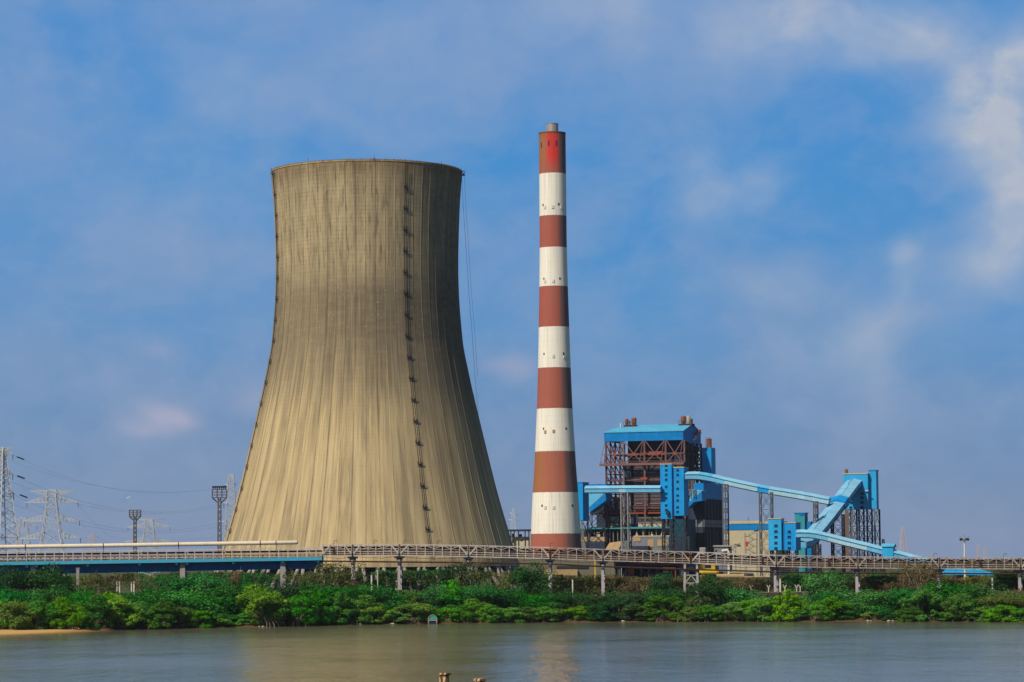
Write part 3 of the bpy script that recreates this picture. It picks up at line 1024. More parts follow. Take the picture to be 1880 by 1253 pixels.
# platforms crossing the front
for (p0, p1, py, mat_, v) in ((1113, 1212, 883, 'maroon', 1.5), (1162, 1212, 932.5, 'maroon', 1.5), (1100, 1212, 943.5, 'orange', 1.8)):
    mb = MB()
    u0, z0 = B.f(p0, py, v)
    u1_, _ = B.f(p1, py, v)
    B.box(mb, u0, u1_, v, v + 1.5, z0 - 0.35, z0 + 0.35)
    k = 0
    while u0 + k * 2 < u1_:
        mb.bar(B.P(u0 + k * 2, v, z0), B.P(u0 + k * 2, v, z0 + 1.3), 0.1)
        k += 1
    mb.bar(B.P(u0, v, z0 + 1.25), B.P(u1_, v, z0 + 1.25), 0.12)
    mb.build('platform', mat_, boil)
mb = MB()
for px in (1182.6,):
    u0, z0 = B.f(px, 878, 0.3)
    B.box(mb, u0 - 1.6, u0 + 1.6, -0.1, 0.6, z0 - 0.9, z0 + 0.4)
mb.build('gusset', 'orange', boil)
# lower storey: dark void, pale sheet panels with X braces
mb = MB()
B.fbox(mb, 1095, 944, 1257, 1000, 9.0, 28)
B.fbox(mb, 1083, 915, 1143, 945, 12.0, 30)
mb.build('lower_casing', 'shadow_steel', boil)
for (p0, p1) in ((1115.5, 1136.5), (1171.5, 1215)):
    mb = MB()
    B.fbox(mb, p0, 949, p1, 969, 6.0, 6.5)
    mb.build('sheet_panel', 'beige', boil)
mb = MB()
for (p0, p1) in ((1115.5, 1136.5), (1171.5, 1215)):
    B.fbox(mb, p0, 958, p1, 960.5, 5.7, 5.95)
mb.build('panel_strip', 'grey_panel', boil)
mb = MB()
for (a, b_, c_, d_) in ((1113, 948, 1137, 970), (1137, 948, 1113, 970), (1170, 948, 1184, 970), (1212, 948, 1186, 970), (1186, 948, 1214, 970), (1095, 944, 1118, 935)):
    B.fbar(mb, a, b_, c_, d_, 0.8, 0.42)
mb.build('lower_bracing', 'maroon', boil)
mb = MB()
B.fbar(mb, 1118, 940, 1138, 922, 1.0, 0.4)
mb.build('lower_bracing', 'maroon', boil)
mb = MB()
B.fbar(mb, 1117, 914, 1140, 913, 1.0, 0.6)
mb.build('platform', 'maroon', boil)
# teal canopy and columns below it
mb = MB()
u0, z0 = B.f(1063, 970.5, -6)
u1_, _ = B.f(1236, 970.5, -6)
mb.hexa([B.P(u0, -6, z0 - .5), B.P(u1_, -6, z0 - .5), B.P(u1_, 2, z0 - .2), B.P(u0, 2, z0 - .2)], [B.P(u0, -6, z0), B.P(u1_, -6, z0), B.P(u1_, 2, z0 + .5), B.P(u0, 2, z0 + .5)])
mb.build('canopy', 'teal', boil)
mb = MB()
for px in (1068, 1080, 1092, 1108, 1120, 1126, 1134, 1155, 1170, 1181, 1192, 1205, 1218):
    u0, _ = B.f(px, 990, -4)
    mb.bar(B.P(u0, -4, ZG), B.P(u0, -4, z0), 0.5 if px not in (1181, 1080) else 1.1)
mb.build('canopy_column', 'steel', boil)
mb = MB()
B.fbox(mb, 1064, 972, 1262, 1045, 3.0, 30)
mb.build('lower_casing', 'dark', boil)
# ground level sheds of the ash plant
mb = MB()
B.fbox(mb, 1066, 986, 1112, 1050, -7, -1)
B.fbox(mb, 1160, 986, 1229, 1050, -7, -1)
mb.build('hopper_house', 'grey_panel', boil)
mb = MB()
for (a, b_, c_, d_) in ((1067, 987, 1078, 995), (1084, 987, 1110, 994), (1163, 987, 1176, 994.5), (1189, 991, 1200.5, 1004.5), (1207, 991, 1226, 1003)):
    B.fbox(mb, a, b_, c_, d_, -7.3, -7.02)
mb.build('sheet_panel', 'tan', boil)
mb = MB()
for px in (1068, 1095, 1098, 1167, 1195, 1213):
    B.fbox(mb, px, 981, px + 3.5, 986, -6, -4)
    B.fbox(mb, px + 1, 977, px + 2, 981, -5.5, -5)
B.fbox(mb, 1163, 984, 1229, 985.4, -7.2, -3)
mb.build('valve_gear', 'beige', boil)
mb = MB()
u0, z1 = B.f(1111, 995, -12)
u1_, z0 = B.f(1141, 1009, -12)
Q = [B.P(u0, -12, z0), B.P(u1_ - 1.5, -12, z0), B.P(u1_ - 1.5, -6, z0), B.P(u0, -6, z0)]
mb.hexa(Q, [B.P(u0 + 2, -11, z1 - .6), B.P(u1_, -11, z1 + .3), B.P(u1_, -6, z1 + .3), B.P(u0 + 2, -6, z1 - .6)])
mb.build('tarpaulin_stack', 'tan', boil)
mb = MB()
u0, z1 = B.f(1149, 995, -11)
mb.lathe(B.P(u0, -11, 0), [(2.0, ZG), (2.0, z1), (1.8, z1 + .3), (.05, z1 + .4)], 20)
mb.build('tank', 'grey_panel', boil)
mb = MB()
B.fbox(mb, 1075, 996, 1110, 1010, -12, -8)
mb.build('low_shed', 'shadow_steel', boil)
mb = MB()
B.fbox(mb, 1160, 1003, 1190, 1030, -12, -8)
mb.build('low_shed', 'shadow_steel', boil)
# blue vertical duct and rusty tank behind on the right
mb = MB()
D0 = Fr(1308, 1520)
u0 = D0.f(1296, 850)[0]
zt_ = D0.f(1308, 822)[1]
mb.hexa([D0.P(-5, 0, ZG), D0.P(0, 0, ZG), D0.P(0, 8, ZG), D0.P(-5, 8, ZG)], [D0.P(-5, 0, zt_), D0.P(0, 0, zt_), D0.P(0, 8, zt_), D0.P(-5, 8, zt_)])
mb.build('duct_tower', 'blue', boil)
mb = MB()
u0, z1 = D0.f(1297, 806, 3)
u1_, z0 = D0.f(1306.5, 822, 3)
r = (u1_ - u0) / 2
mb.lathe(D0.P((u0 + u1_) / 2, 3, 0), [(r, z0 - .5), (r, z1), (r * .9, z1), (r * .9, z0)], 16)
for a, b_ in ((u0, u0), (u1_, u1_)):
    mb.bar(D0.P(a, 1, z0), D0.P(a, 1, z1 + .6), 0.15)
mb.bar(D0.P(u0, 1, z1 + .5), D0.P(u1_, 1, z1 + .5), 0.15)
mb.build('head_tank', 'rust', boil)


# ------------------------------------------------------------------ tower blocks with windows
def block(fr, mb, px0, py0, px1, py1, v0, dep):
    return fr.fbox(mb, px0, py0, px1, py1, v0, v0 + dep)


def windows(fr, parent, pxc, pys, v, w=4.6, h=3.6, mat_='glass'):
    for py in pys:
        mb = MB()
        fr.fbox(mb, pxc - w / 2, py - h / 2, pxc + w / 2, py + h / 2, v - 0.1, v + 0.1)
        o = mb.build('window', mat_, parent)
        mb = MB()
        u0, z1 = fr.f(pxc - w / 2, py - h / 2, v)
        u1, z0 = fr.f(pxc + w / 2, py + h / 2, v)
        fr.box(mb, u0 - .12, u1 + .12, v - .22, v - .02, z0 - .16, z0 - .01)
        mb.build('sill', 'deep_blue', o)


def legs(fr, parent, us, vs, z0, z1, w, mat_, nb=3, bw=0.25):
    for u in us:
        for v in vs:
            mb = MB()
            mb.bar(fr.P(u, v, z0), fr.P(u, v, z1), w)
            mb.build('leg', mat_, parent)
    mb = MB()
    for u in us:
        for a, b_ in zip(vs, vs[1:]):
            mb.xbrace(fr.P(u, a, z0), fr.P(u, a, z1), fr.P(u, b_, z0), fr.P(u, b_, z1), nb, bw)
    for v in vs:
        for a, b_ in zip(us, us[1:]):
            mb.xbrace(fr.P(a, v, z0), fr.P(a, v, z1), fr.P(b_, v, z0), fr.P(b_, v, z1), nb, bw)
    mb.build('bracing', mat_, parent)


# transfer tower in front of the boiler
T1 = Fr(1234, 1440)
tt = thing('transfer_tower', 'pair of tall joined bright blue towers with window columns in front of boiler house', 'conveyor tower', T1.P(-2, 4, ZG), TH)
mb = MB()
uA, uB, zA0, zA1 = block(T1, mb, 1212, 853.5, 1234, 953, 0, 5.0)
mb.build('stair_block', 'blue', tt)
mb = MB()
cu0, cu1, zB0, zB1 = block(T1, mb, 1237, 859.5, 1256.3, 947, -1.5, 8)
mb.build('conveyor_block', 'blue', tt)
mb = MB()
T1.box(mb, uA - .25, uB + .25, -.25, 5.25, zA1, zA1 + .45)
T1.box(mb, cu0 - .25, cu1 + .25, -1.75, 6.75, zB1, zB1 + .5)
mb.build('roof', 'beige', tt)
windows(T1, tt, 1223, (855, 863.5, 872, 881, 894, 906.5, 915, 928, 936.5), 0)
windows(T1, tt, 1244, (863.5, 872, 884.5, 897.5, 910, 919, 931.5, 940), -1.5)
mb = MB()
T1.fbox(mb, 1222, 939, 1228, 945, -1.8, 0.0)
a = T1.f(1225, 936, -1.5)
mb.bar(T1.P(a[0], -1.5, a[1]), T1.P(a[0] + .6, 0, a[1] - 1.5), 0.4)
mb.build('hoist_box', 'dark', tt)
legs(T1, tt, (uA + .6, uB - .6, cu1 - .6), (0.6, 4.4), ZG, zA0 - .02, 0.7, 'dark', 3, .25)

# blue side tower behind the chimney
T0 = Fr(1070, 1455)
t0 = thing('transfer_tower', 'narrow blue conveyor tower rising just right of the chimney base', 'conveyor tower', T0.P(-1, 4, ZG), TH)
mb = MB()
a0, a1, z0, z1 = block(T0, mb, 1056, 887, 1070.5, 956, 0, 9.5)
mb.build('cladding', 'blue', t0)
mb = MB()
T0.box(mb, a0 - .2, a1 + .2, -.2, 9.7, z1, z1 + .4)
mb.build('roof', 'deep_blue', t0)
legs(T0, t0, (a0 + .5, a1 - .5), (.5, 9.0), ZG, z0 - .02, .6, 'steel', 4, .25)
# bunker gallery and coal chute behind it
K0 = Fr(1113, 1505)
k0_ = thing('bunker_gallery', 'blue enclosed bunker gallery with slanted chute left of boiler casing', 'conveyor gallery', K0.P(-6, 4, ZG), TH)
mb = MB()
block(K0, mb, 1072, 889.5, 1113.5, 905, 0, 9)
mb.build('gallery', 'deep_blue', k0_)
mb = MB()
qa = [K0.f(px, py, -6) for px, py in ((1081, 907), (1109, 907), (1083, 931), (1081, 931))]
fr1 = [K0.P(u, -6, z) for u, z in qa]
bk1 = [K0.P(u, 0, z) for u, z in qa]
mb.face(fr1[::-1])
mb.face(bk1)
for i in range(4):
    j = (i + 1) % 4
    mb.face([fr1[i], fr1[j], bk1[j], bk1[i]])
mb.build('chute', 'sky_blue', k0_)
mb = MB()
qa = [K0.f(px, py, -4) for px, py in ((1109, 907), (1114, 907), (1115, 919), (1086, 940), (1083, 931))]
fr1 = [K0.P(u, -5.9, z) for u, z in qa]
bk1 = [K0.P(u, 3, z) for u, z in qa]
mb.face(fr1[::-1])
mb.face(bk1)
for i in range(5):
    j = (i + 1) % 5
    mb.face([fr1[i], fr1[j], bk1[j], bk1[i]])
mb.build('chute_side', 'deep_blue', k0_)
legs(K0, k0_, (K0.f(1078, 950)[0], K0.f(1110, 950)[0]), (.5, 8), ZG, K0.f(1100, 905)[1], .6, 'dark', 5, .25)


# ------------------------------------------------------------------ enclosed galleries
def gallery(name, label, path, w, h, rh, runs, roofruns, base, ovh=0.45, skylights=()):
    g_ = thing(name, label, 'conveyor gallery', base)
    secs = []
    for i, p in enumerate(path):
        d = path[min(i + 1, len(path) - 1)] - path[max(i - 1, 0)]
        dz = d.normalized()
        d.z = 0
        d.normalize()
        sd = Vector((d.y, -d.x, 0))
        up = sd.cross(dz).normalized()
        if up.z < 0:
            up = -up
        secs.append((Vector(p), sd, up))
    def ring(i):
        p, sd, up = secs[i]
        return [p - sd * w / 2, p + sd * w / 2, p + sd * w / 2 + up * h, p - sd * w / 2 + up * h]
    def roofring(i):
        p, sd, up = secs[i]
        e = w / 2 + ovh
        b0 = [p - sd * e + up * (h + .02), p + up * (h + rh), p + sd * e + up * (h + .02)]
        return b0 + [q + up * 0.22 for q in b0[::-1]]
    for (i0, i1, m_) in runs:
        mb = MB()
        k = len(mb.v)
        for i in range(i0, i1 + 1):
            mb.v += ring(i)
        for i in range(i1 - i0):
            for j in range(4):
                j2 = (j + 1) % 4
                mb.f.append((k + i * 4 + j, k + i * 4 + j2, k + (i + 1) * 4 + j2, k + (i + 1) * 4 + j))
        mb.f += [(k, k + 1, k + 2, k + 3), tuple(k + (i1 - i0) * 4 + q for q in (3, 2, 1, 0))]
        mb.build('wall_panel', m_, g_)
    for (i0, i1, m_) in roofruns:
        mb = MB()
        for i in range(i0, i1 + 1):
            mb.v += roofring(i)
        for i in range(i1 - i0):
            for j in range(6):
                j2 = (j + 1) % 6
                mb.f.append((i * 6 + j, i * 6 + j2, (i + 1) * 6 + j2, (i + 1) * 6 + j))
        mb.f += [tuple(range(6)), tuple((i1 - i0) * 6 + q for q in range(5, -1, -1))]
        mb.build('roof', m_, g_)
    mb = MB()   # floor beam under the gallery
    for i in range(len(path) - 1):
        for sg in (-1, 1):
            a, sa, ua = secs[i]
            b_, sb, ub = secs[i + 1]
            mb.bar(a + sa * sg * (w / 2 - .1) - ua * .25, b_ + sb * sg * (w / 2 - .1) - ub * .25, .45)
    mb.build('floor_beam', 'dark', g_)
    return g_, secs


def plane_path(pts, p0, nrm):
    return [hit(px, py, p0, nrm) for px, py in pts]


# horizontal gallery, left tower -> transfer tower
p0 = T0.P(a1, -1.2, 0)
path = plane_path([(1075, 904.5), (1100, 904.5), (1138, 904.2), (1150, 904.1), (1180, 904), (1214, 904)], p0, V)
gallery('belt_gallery', 'level pale blue belt gallery crossing in front of the boiler house', path, 3.4, 1.9, 1.3,
        [(0, 2, 'sky_blue'), (2, 3, 'pale_blue'), (3, 5, 'sky_blue')], [(0, 2, 'pale_roof'), (2, 5, 'pale_roof')], (path[2].x, path[2].y, ZG))

# sloping gallery, transfer tower -> junction
p0 = T1.P(cu1, 1.0, 0)
pts = [(1259, 880), (1272, 879.5), (1283, 879.8), (1295, 881.5), (1308, 884), (1326, 888.5), (1331, 889.6), (1360, 896), (1391, 902.5), (1412, 906.5), (1440, 911), (1470, 916), (1494, 920.5), (1522, 926)]
path = plane_path(pts, p0, V)
G2end = path[-1]
g2, secs2 = gallery('belt_gallery', 'long pale blue belt gallery sloping down right from transfer tower on trestles', path, 3.4, 2.2, 1.25,
        [(0, 2, 'sky_blue'), (2, 6, 'sky_blue'), (6, 8, 'pale_blue'), (8, 9, 'blue'), (9, 13, 'pale_blue')],
        [(0, 2, 'pale_roof'), (2, 4, 'roof_blue'), (4, 8, 'pale_roof'), (8, 9, 'roof_blue'), (9, 13, 'pale_roof')], (path[7].x, path[7].y, ZG))

# diagonal gallery rising away to the transfer house
p0 = G2end + U * 2.5
pts = [(1467, 1006), (1476, 1004), (1486, 997.5), (1496, 986), (1505, 975.5), (1522, 954), (1539, 932), (1551, 915.5), (1561, 902), (1569, 893), (1576, 888.5), (1583, 887), (1590, 888)]
path3 = plane_path(pts, p0, U)
g3, secs3 = gallery('belt_gallery', 'broad sky blue gallery climbing diagonally to the high transfer house', path3, 7.0, 2.6, 1.0,
        [(0, 12, 'sky_blue')], [(0, 5, 'pale_roof'), (5, 12, 'pale_roof')], (path3[5].x, path3[5].y, ZG))
# ribs / hatches on its roof
mb = MB()
for (i, s0, s1) in ((5, -.2, 3.4), (9, -.8, 2.6), (8, -1.2, 2.6)):
    q, sd, up = secs3[i]
    mb.bar(q + sd * s0 + up * (3.9 - 0.285 * abs(s0)), q + sd * s1 + up * (3.9 - 0.285 * abs(s1)), .4)
for (i0, i1, s) in ((3, 5, -.2), (8, 9, -.9), (6, 8, 0)):
    qa, sa, ua_ = secs3[i0]
    qb, sb, ub_ = secs3[i1]
    mb.bar(qa + sa * s + ua_ * 3.86, qb + sb * s + ub_ * 3.86, .22)
mb.build('roof_hatch', 'roof_blue', g3)
# junction collar where the two galleries meet
q, sd, up = secs3[6]
q2, sd2, up2 = secs3[7]
dirv = (q2 - q).normalized()
mb = MB()
A = [q - dirv * 2.5 - sd * 4.4 - up * .3, q - dirv * 2.5 + sd * 4.4 - up * .3, q + dirv * 5 + sd * 4.4 - up * .3, q + dirv * 5 - sd * 4.4 - up * .3]
mb.hexa(A, [v + up * 4.0 for v in A])
k = [v + up * 4.0 for v in A]
ra = [k[0].lerp(k[1], .5) + up * 1.2, k[3].lerp(k[2], .5) + up * 1.2]
mb.face([k[0], k[1], ra[0]])
mb.face([k[2], k[3], ra[1]])
mb.face([k[1], k[2], ra[1], ra[0]])
mb.face([k[3], k[0], ra[0], ra[1]])
mb.build('junction_collar', 'blue', g3)

# lower gallery, right from the short towers
T4 = Fr(1435, 1320)
p0 = T4.P(4, -2.0, 0)
pts = [(1463, 986.5), (1472, 986.3), (1485, 986.5), (1500, 988.5), (1516, 992), (1521, 993.2), (1545, 999.5), (1570, 1005.5), (1592, 1010.7), (1612, 1015.7), (1622, 1018.3), (1642, 1023.5), (1665, 1029.5), (1690, 1036), (1715, 1043), (1745, 1051), (1780, 1060)]
path = plane_path(pts, p0, V)
g4, secs4 = gallery('belt_gallery', 'low blue gallery sloping down behind the bank conveyor at right', path, 3.2, 2.0, 1.2,
        [(0, 5, 'sky_blue'), (5, 8, 'pale_blue'), (8, 10, 'sky_blue'), (10, 16, 'mid_blue')], [(0, 6, 'pale_roof'), (6, 11, 'pale_roof'), (11, 16, 'pale_roof')], (path[8].x, path[8].y, ZG))
q, sd, up = secs4[10]
q2 = secs4[11][0]
dh = (q2 - q)
dh.z = 0
L_ = dh.length
dh.normalize()
mb = MB()
A = [q - sd * 2.2 - Vector((0, 0, 2.5)), q - sd * 2.2 + dh * L_ - Vector((0, 0, 2.5)), q + sd * 2.2 + dh * L_ - Vector((0, 0, 2.5)), q + sd * 2.2 - Vector((0, 0, 2.5))]
if sd.y < 0:
    A = A[::-1]
top_ = [v + Vector((0, 0, 6.0)) for v in A]
mb.hexa(A, top_)
mb.build('take_up_house', 'mid_blue', g4)
mb = MB()
zt_ = top_[0].z
for sg in (-1, 1):
    e0 = q + sd * sg * 2.7 - dh * .5
    e1 = q + sd * sg * 2.7 + dh * (L_ + .5)
    r0, r1_ = q - dh * .5, q + dh * (L_ + .5)
    P_ = [Vector((e0.x, e0.y, zt_ - .1)), Vector((e1.x, e1.y, zt_ - .1)), Vector((r1_.x, r1_.y, zt_ + 1.2)), Vector((r0.x, r0.y, zt_ + 1.2))]
    mb.hexa(P_, [v + Vector((0, 0, .2)) for v in P_])
mb.build('take_up_roof', 'roof_blue', g4)

# short twin towers at the head of the lower gallery
t4 = thing('transfer_tower', 'short pair of sky blue towers with square windows on dark stilts', 'conveyor tower', T4.P(0, 4, ZG), TH)
mb = MB()
a0, a1, z0, z1 = block(T4, mb, 1410.5, 953.5, 1435, 1010.5, 0, 5)
mb.build('stair_block', 'mid_blue', t4)
mb = MB()
b0, b1, zz0, zz1 = block(T4, mb, 1441, 961, 1461.5, 1010.5, -1.2, 9)
mb.build('conveyor_block', 'blue', t4)
mb = MB()
block(T4, mb, 1434, 962, 1443, 1010, 1.5, 5)
mb.build('link_wall', 'deep_blue', t4)
mb = MB()
T4.box(mb, a0 - .25, a1 + .25, -.25, 5.25, z1, z1 + .4)
T4.box(mb, b0 - .25, b1 + .25, -1.45, 8.05, zz1, zz1 + .4)
mb.build('roof', 'beige', t4)
windows(T4, t4, 1424.5, (965.5, 976, 986, 997, 1007), 0, 6, 4)
windows(T4, t4, 1449, (976.5, 986, 997, 1007), -1.2, 6, 4)
legs(T4, t4, (a0 + .6, a1 - .4, b0 + .5, b1 - .6), (.6, 4.4), ZG, z0 - .02, .6, 'dark', 2, .25)
# teal building further behind
T6 = Fr(1479, 1400)
t6 = thing('transfer_tower', 'dark teal box tower with flat roof behind the short blue towers', 'conveyor tower', T6.P(-2, 3, ZG), TH)
mb = MB()
a0, a1, z0, z1 = block(T6, mb, 1459, 943.5, 1479, 1050, 0, 6)
mb.build('cladding', 'teal', t6)
mb = MB()
T6.box(mb, a0 - .3, a1 + .3, -.3, 6.3, z1, z1 + .5)
T6.fbox(mb, 1467.5, 944.5, 1476, 946.5, -.25, -.02)
mb.build('roof', 'deep_blue', t6)
mb = MB()
block(T6, mb, 1479.2, 958, 1490, 1050, 1.5, 4)
mb.build('annex', 'deep_blue', t6)

# high transfer house on stilts
T5 = Fr(1594, 1452)
t5 = thing('transfer_house', 'high blue transfer house on tall braced stilts at right end of plant', 'conveyor tower', T5.P(-6, 6, ZG), TH)
mb = MB()
a0, a1, z0, z1 = block(T5, mb, 1548, 871.5, 1594, 935, 0, 12)
mb.build('cladding', 'mid_blue', t5)
mb = MB()
T5.box(mb, a0 - .2, a1 + .2, -.3, 12.2, z1, z1 + .55)
mb.build('roof', 'beige', t5)
mb = MB()
c0, c1, zc0, zc1 = block(T5, mb, 1594.3, 865, 1609.5, 935, 3.0, 5)
mb.build('stair_block', 'mid_blue', t5)
mb = MB()
T5.box(mb, c0, c1 + .3, 2.8, 8.2, zc1, zc1 + .45)
mb.build('roof', 'deep_blue', t5)
windows(T5, t5, 1582.5, (906.5, 914, 923, 932), 0, 6, 3.8)
windows(T5, t5, 1562, (923, 932), 0, 5, 3.8)
mb = MB()
u_, z_ = T5.f(1554, 870, 4)
mb.tube([T5.P(u_, 4, z1), T5.P(u_, 4, T5.f(1554, 862, 4)[1])], 0.8, 12)
mb.build('vent_pipe', 'rust', t5)
mb = MB()
u_, z_ = T5.f(1588, 901.5, -1)
mb.tube([T5.P(u_, -.9, z_), T5.P(u_ + 1.8, -.9, z_)], .3, 8)
mb.build('lamp_bracket', 'galv', t5)
us = [T5.f(px, 980)[0] for px in (1553, 1564, 1577, 1592)] + [c1 - .5]
for u in us:
    for v in (0.6, 11.4):
        mb = MB()
        mb.bar(T5.P(u, v, ZG), T5.P(u, v, z0 - .02), 0.8)
        mb.build('leg', 'dark' if v > 1 or u in us[2:4] else 'steel', t5)
mb = MB()
H_ = z0 - ZG
for u in us:
    for a, b_ in ((0.6, 11.4),):
        mb.xbrace(T5.P(u, a, ZG), T5.P(u, a, z0), T5.P(u, b_, ZG), T5.P(u, b_, z0), 4, .22)
for a, b_ in zip(us, us[1:]):
    mb.xbrace(T5.P(a, .6, ZG), T5.P(a, .6, z0), T5.P(b_, .6, ZG), T5.P(b_, .6, z0), 7, .24)
mb.bar(T5.P(us[-1], .6, z0 - 3), T5.P(c1 + 1.2, 3, z0), .3)
mb.build('bracing', 'dark', t5)
mb = MB()
mb.bar(T5.P(us[0] + .7, .2, ZG), T5.P(us[0] + .7, .2, z0), 1.7, .4)
mb.build('cladding_strip', 'rusty_grey', t5)

# bunker bay to the right of the boiler
T7 = Fr(1293, 1490)
t7 = thing('bunker_bay', 'dark lower bunker bay with blue upper cladding right of the boiler house', 'industrial building', T7.P(-4, 10, ZG), TH)
vend = 36
mb = MB()
uL7 = T7.f(1262, 900)[0]
zt7 = T7.f(1293, 887)[1]
zm7 = T7.f(1293, 916)[1]
T7.box(mb, uL7 + 3.5, 0, 0, vend, zm7, zt7)
mb.build('upper_cladding', 'deep_blue', t7)
mb = MB()
T7.box(mb, uL7, -.3, .4, vend - .4, ZG, zm7)
mb.build('lower_wall', 'shadow_steel', t7)
mb = MB()
zz1, zz0 = T7.f(1293, 954.5)[1], T7.f(1293, 968)[1]
T7.box(mb, uL7 - 1, .15, .2, vend - .2, zz0, zz1)
mb.build('sheet_band', 'grey_panel', t7)
mb = MB()
for v in (1, 7, 13, 19, 25, 31, 35.6):
    mb.bar(T7.P(-.1, v, ZG), T7.P(-.1, v, zm7), .5)
for u in (uL7 + .4, uL7 + 5, -0.6):
    mb.bar(T7.P(u, .2, ZG), T7.P(u, .2, zm7), .5)
for k in range(6):
    z = ZG + 3 + k * 5
    mb.bar(T7.P(.05, .5, z), T7.P(.05, vend - .5, z), .3)
mb.build('column', 'dark', t7)
mb = MB()
for v in (4, 9.5, 16, 22):
    mb.tube([T7.P(.6, v, ZG), T7.P(.6, v, zz0 - 1.5)], .3, 8)
mb.build('down_pipe', 'steel', t7)
mb = MB()   # coal chute from transfer tower
qa = [T7.f(px, py, -8) for px, py in ((1264, 922), (1264, 896), (1288, 903), (1272, 919), (1264, 921.8))]
pa = [T7.f(px, py, -8) for px, py in ((1266, 898), (1290, 901), (1267, 921), (1266, 921))]
f1 = [T7.P(u, -8, z) for u, z in pa]
f2 = [T7.P(u, 0, z) for u, z in pa]
mb.face(f1[::-1])
mb.face(f2)
for i in range(4):
    j = (i + 1) % 4
    mb.face([f1[i], f1[j], f2[j], f2[i]])
mb.build('chute', 'sky_blue', t7)
mb = MB()
pa = [T7.f(px, py, -6) for px, py in ((1290, 901.5), (1291, 920), (1276, 922), (1265, 933), (1266, 922))]
f1 = [T7.P(u, -7.9, z) for u, z in pa]
f2 = [T7.P(u, 0, z) for u, z in pa]
mb.face(f1[::-1])
mb.face(f2)
for i in range(5):
    j = (i + 1) % 5
    mb.face([f1[i], f1[j], f2[j], f2[i]])
mb.build('chute_side', 'deep_blue', t7)
mb = MB()   # open braced frame between tower and bunker
for px in (1257.5, 1265, 1268.5, 1273.5):
    u, zt_ = T7.f(px, 881, -10)
    mb.bar(T7.P(u, -10, T7.f(px, 909, -10)[1]), T7.P(u, -10, zt_), .3)
for (p0_, p1_) in ((1257.5, 1265), (1268.5, 1273.5)):
    A0, A1 = T7.f(p0_, 909, -10), T7.f(p0_, 881, -10)
    B0, B1 = T7.f(p1_, 909, -10), T7.f(p1_, 881, -10)
    mb.xbrace(T7.P(A0[0], -10, A0[1]), T7.P(A1[0], -10, A1[1]), T7.P(B0[0], -10, B0[1]), T7.P(B1[0], -10, B1[1]), 3, .25)
mb.build('link_frame', 'steel', t7)
# teal lower casing before the bay
mb = MB()
T7.fbox(mb, 1229, 954, 1262, 1050, -22, -6)
mb.build('pump_house', 'dark_teal', t7)
mb = MB()
for (p0_, p1_) in ((1238, 1252), (1256, 1266)):
    T7.fbox(mb, p0_, 985, p1_, 1010, -22.3, -22.02)
mb.build('roller_door', 'shadow_steel', t7)

# steel trestles under the galleries
def trestle(label, px0, px1, py1, Y, dep, nb, mat_, w=.55, taper=.0):
    f_ = Fr((px0 + px1) / 2, Y)
    t_ = thing('trestle_tower', label, 'steel trestle', f_.P(0, dep / 2, ZG), TH, 'lattice trestles carrying the blue galleries')
    u0, z1 = f_.f(px0, py1)
    u1, _ = f_.f(px1, py1)
    um = (u0 + u1) / 2
    bot = lambda u: um + (u - um) * (1 + taper)
    L = {}
    for (i, u) in enumerate((u0, u1)):
        for v in (0, dep):
            mb = MB()
            L[(i, v)] = (f_.P(bot(u), v, ZG), f_.P(u, v, z1))
            mb.bar(*L[(i, v)], w)
            mb.build('leg', mat_, t_)
    mb = MB()
    for a, b_ in (((0, 0), (1, 0)), ((0, dep), (1, dep)), ((0, 0), (0, dep)), ((1, 0), (1, dep))):
        mb.xbrace(L[a][0], L[a][1], L[b_][0], L[b_][1], nb, .20)
    mb.build('bracing', 'dark' if mat_ == 'dark' else 'trestle', t_)
    return t_


trestle('grey lattice trestle under the level gallery in front of boiler house', 1139.5, 1152, 905, 1442, 4, 5, 'mast_grey', .5)
trestle('slender lattice trestle beside the dark bunker bay, carrying the long sloping gallery', 1326.5, 1331.5, 889.5, 1415, 5, 9, 'trestle', .65)
trestle('broad lattice trestle standing in front of the cream building', 1394, 1415, 904, 1404, 3.5, 5, 'trestle', .6)
trestle('narrow lattice trestle just left of the diagonal gallery', 1493.5, 1497.5, 921, 1388, 4, 8, 'trestle', .6)
trestle('dark lattice trestle under the lower half of the diagonal gallery', 1526, 1546, 945, 1400, 4, 6, 'dark', .8)
trestle('dark short trestle under the bottom bend of the diagonal gallery', 1493, 1503, 1000, 1342, 4, 3, 'dark', .6)

# cream building with blue band and outside stair
T8 = Fr(1425, 1480)
t8 = thing('turbine_hall', 'cream flat building with blue band half hidden behind trestles', 'building', T8.P(-12, 10, ZG), TH)
mb = MB()
a0, a1, z0, z1 = block(T8, mb, 1330, 958, 1425, 1060, 0, 25)
mb.build('wall', 'beige', t8)
mb = MB()
T8.fbox(mb, 1330, 962.5, 1425, 972.5, -.25, -.02)
T8.fbox(mb, 1383, 968, 1391, 974, -.6, -.27)
mb.build('band', 'deep_blue', t8)
mb = MB()
T8.fbox(mb, 1341, 957, 1394, 961.5, -.5, 3)
T8.fbox(mb, 1347, 996, 1357, 999, -.4, -.02)
mb.build('parapet', 'beige', t8)
mb = MB()
for px in (1333, 1374):
    u, z = T8.f(px, 958, 2)
    mb.bar(T8.P(u, 2, z), T8.P(u, 2, z + 2.2), .12)
u, z = T8.f(1373.5, 952, 2)
mb.bar(T8.P(u, 2, z - 3), T8.P(u, 2, z + 1), .1)
mb.build('aerial', 'dark', t8)
S8 = Fr(1391, 1440)
st = thing('outside_stair', 'grey zigzag steel fire stair in front of the cream building', 'stair', S8.P(-3, 1, ZG), TH)
mb = MB()
ua, zt_ = S8.f(1368, 979)
ub, zb_ = S8.f(1390, 1022)
nf = 7
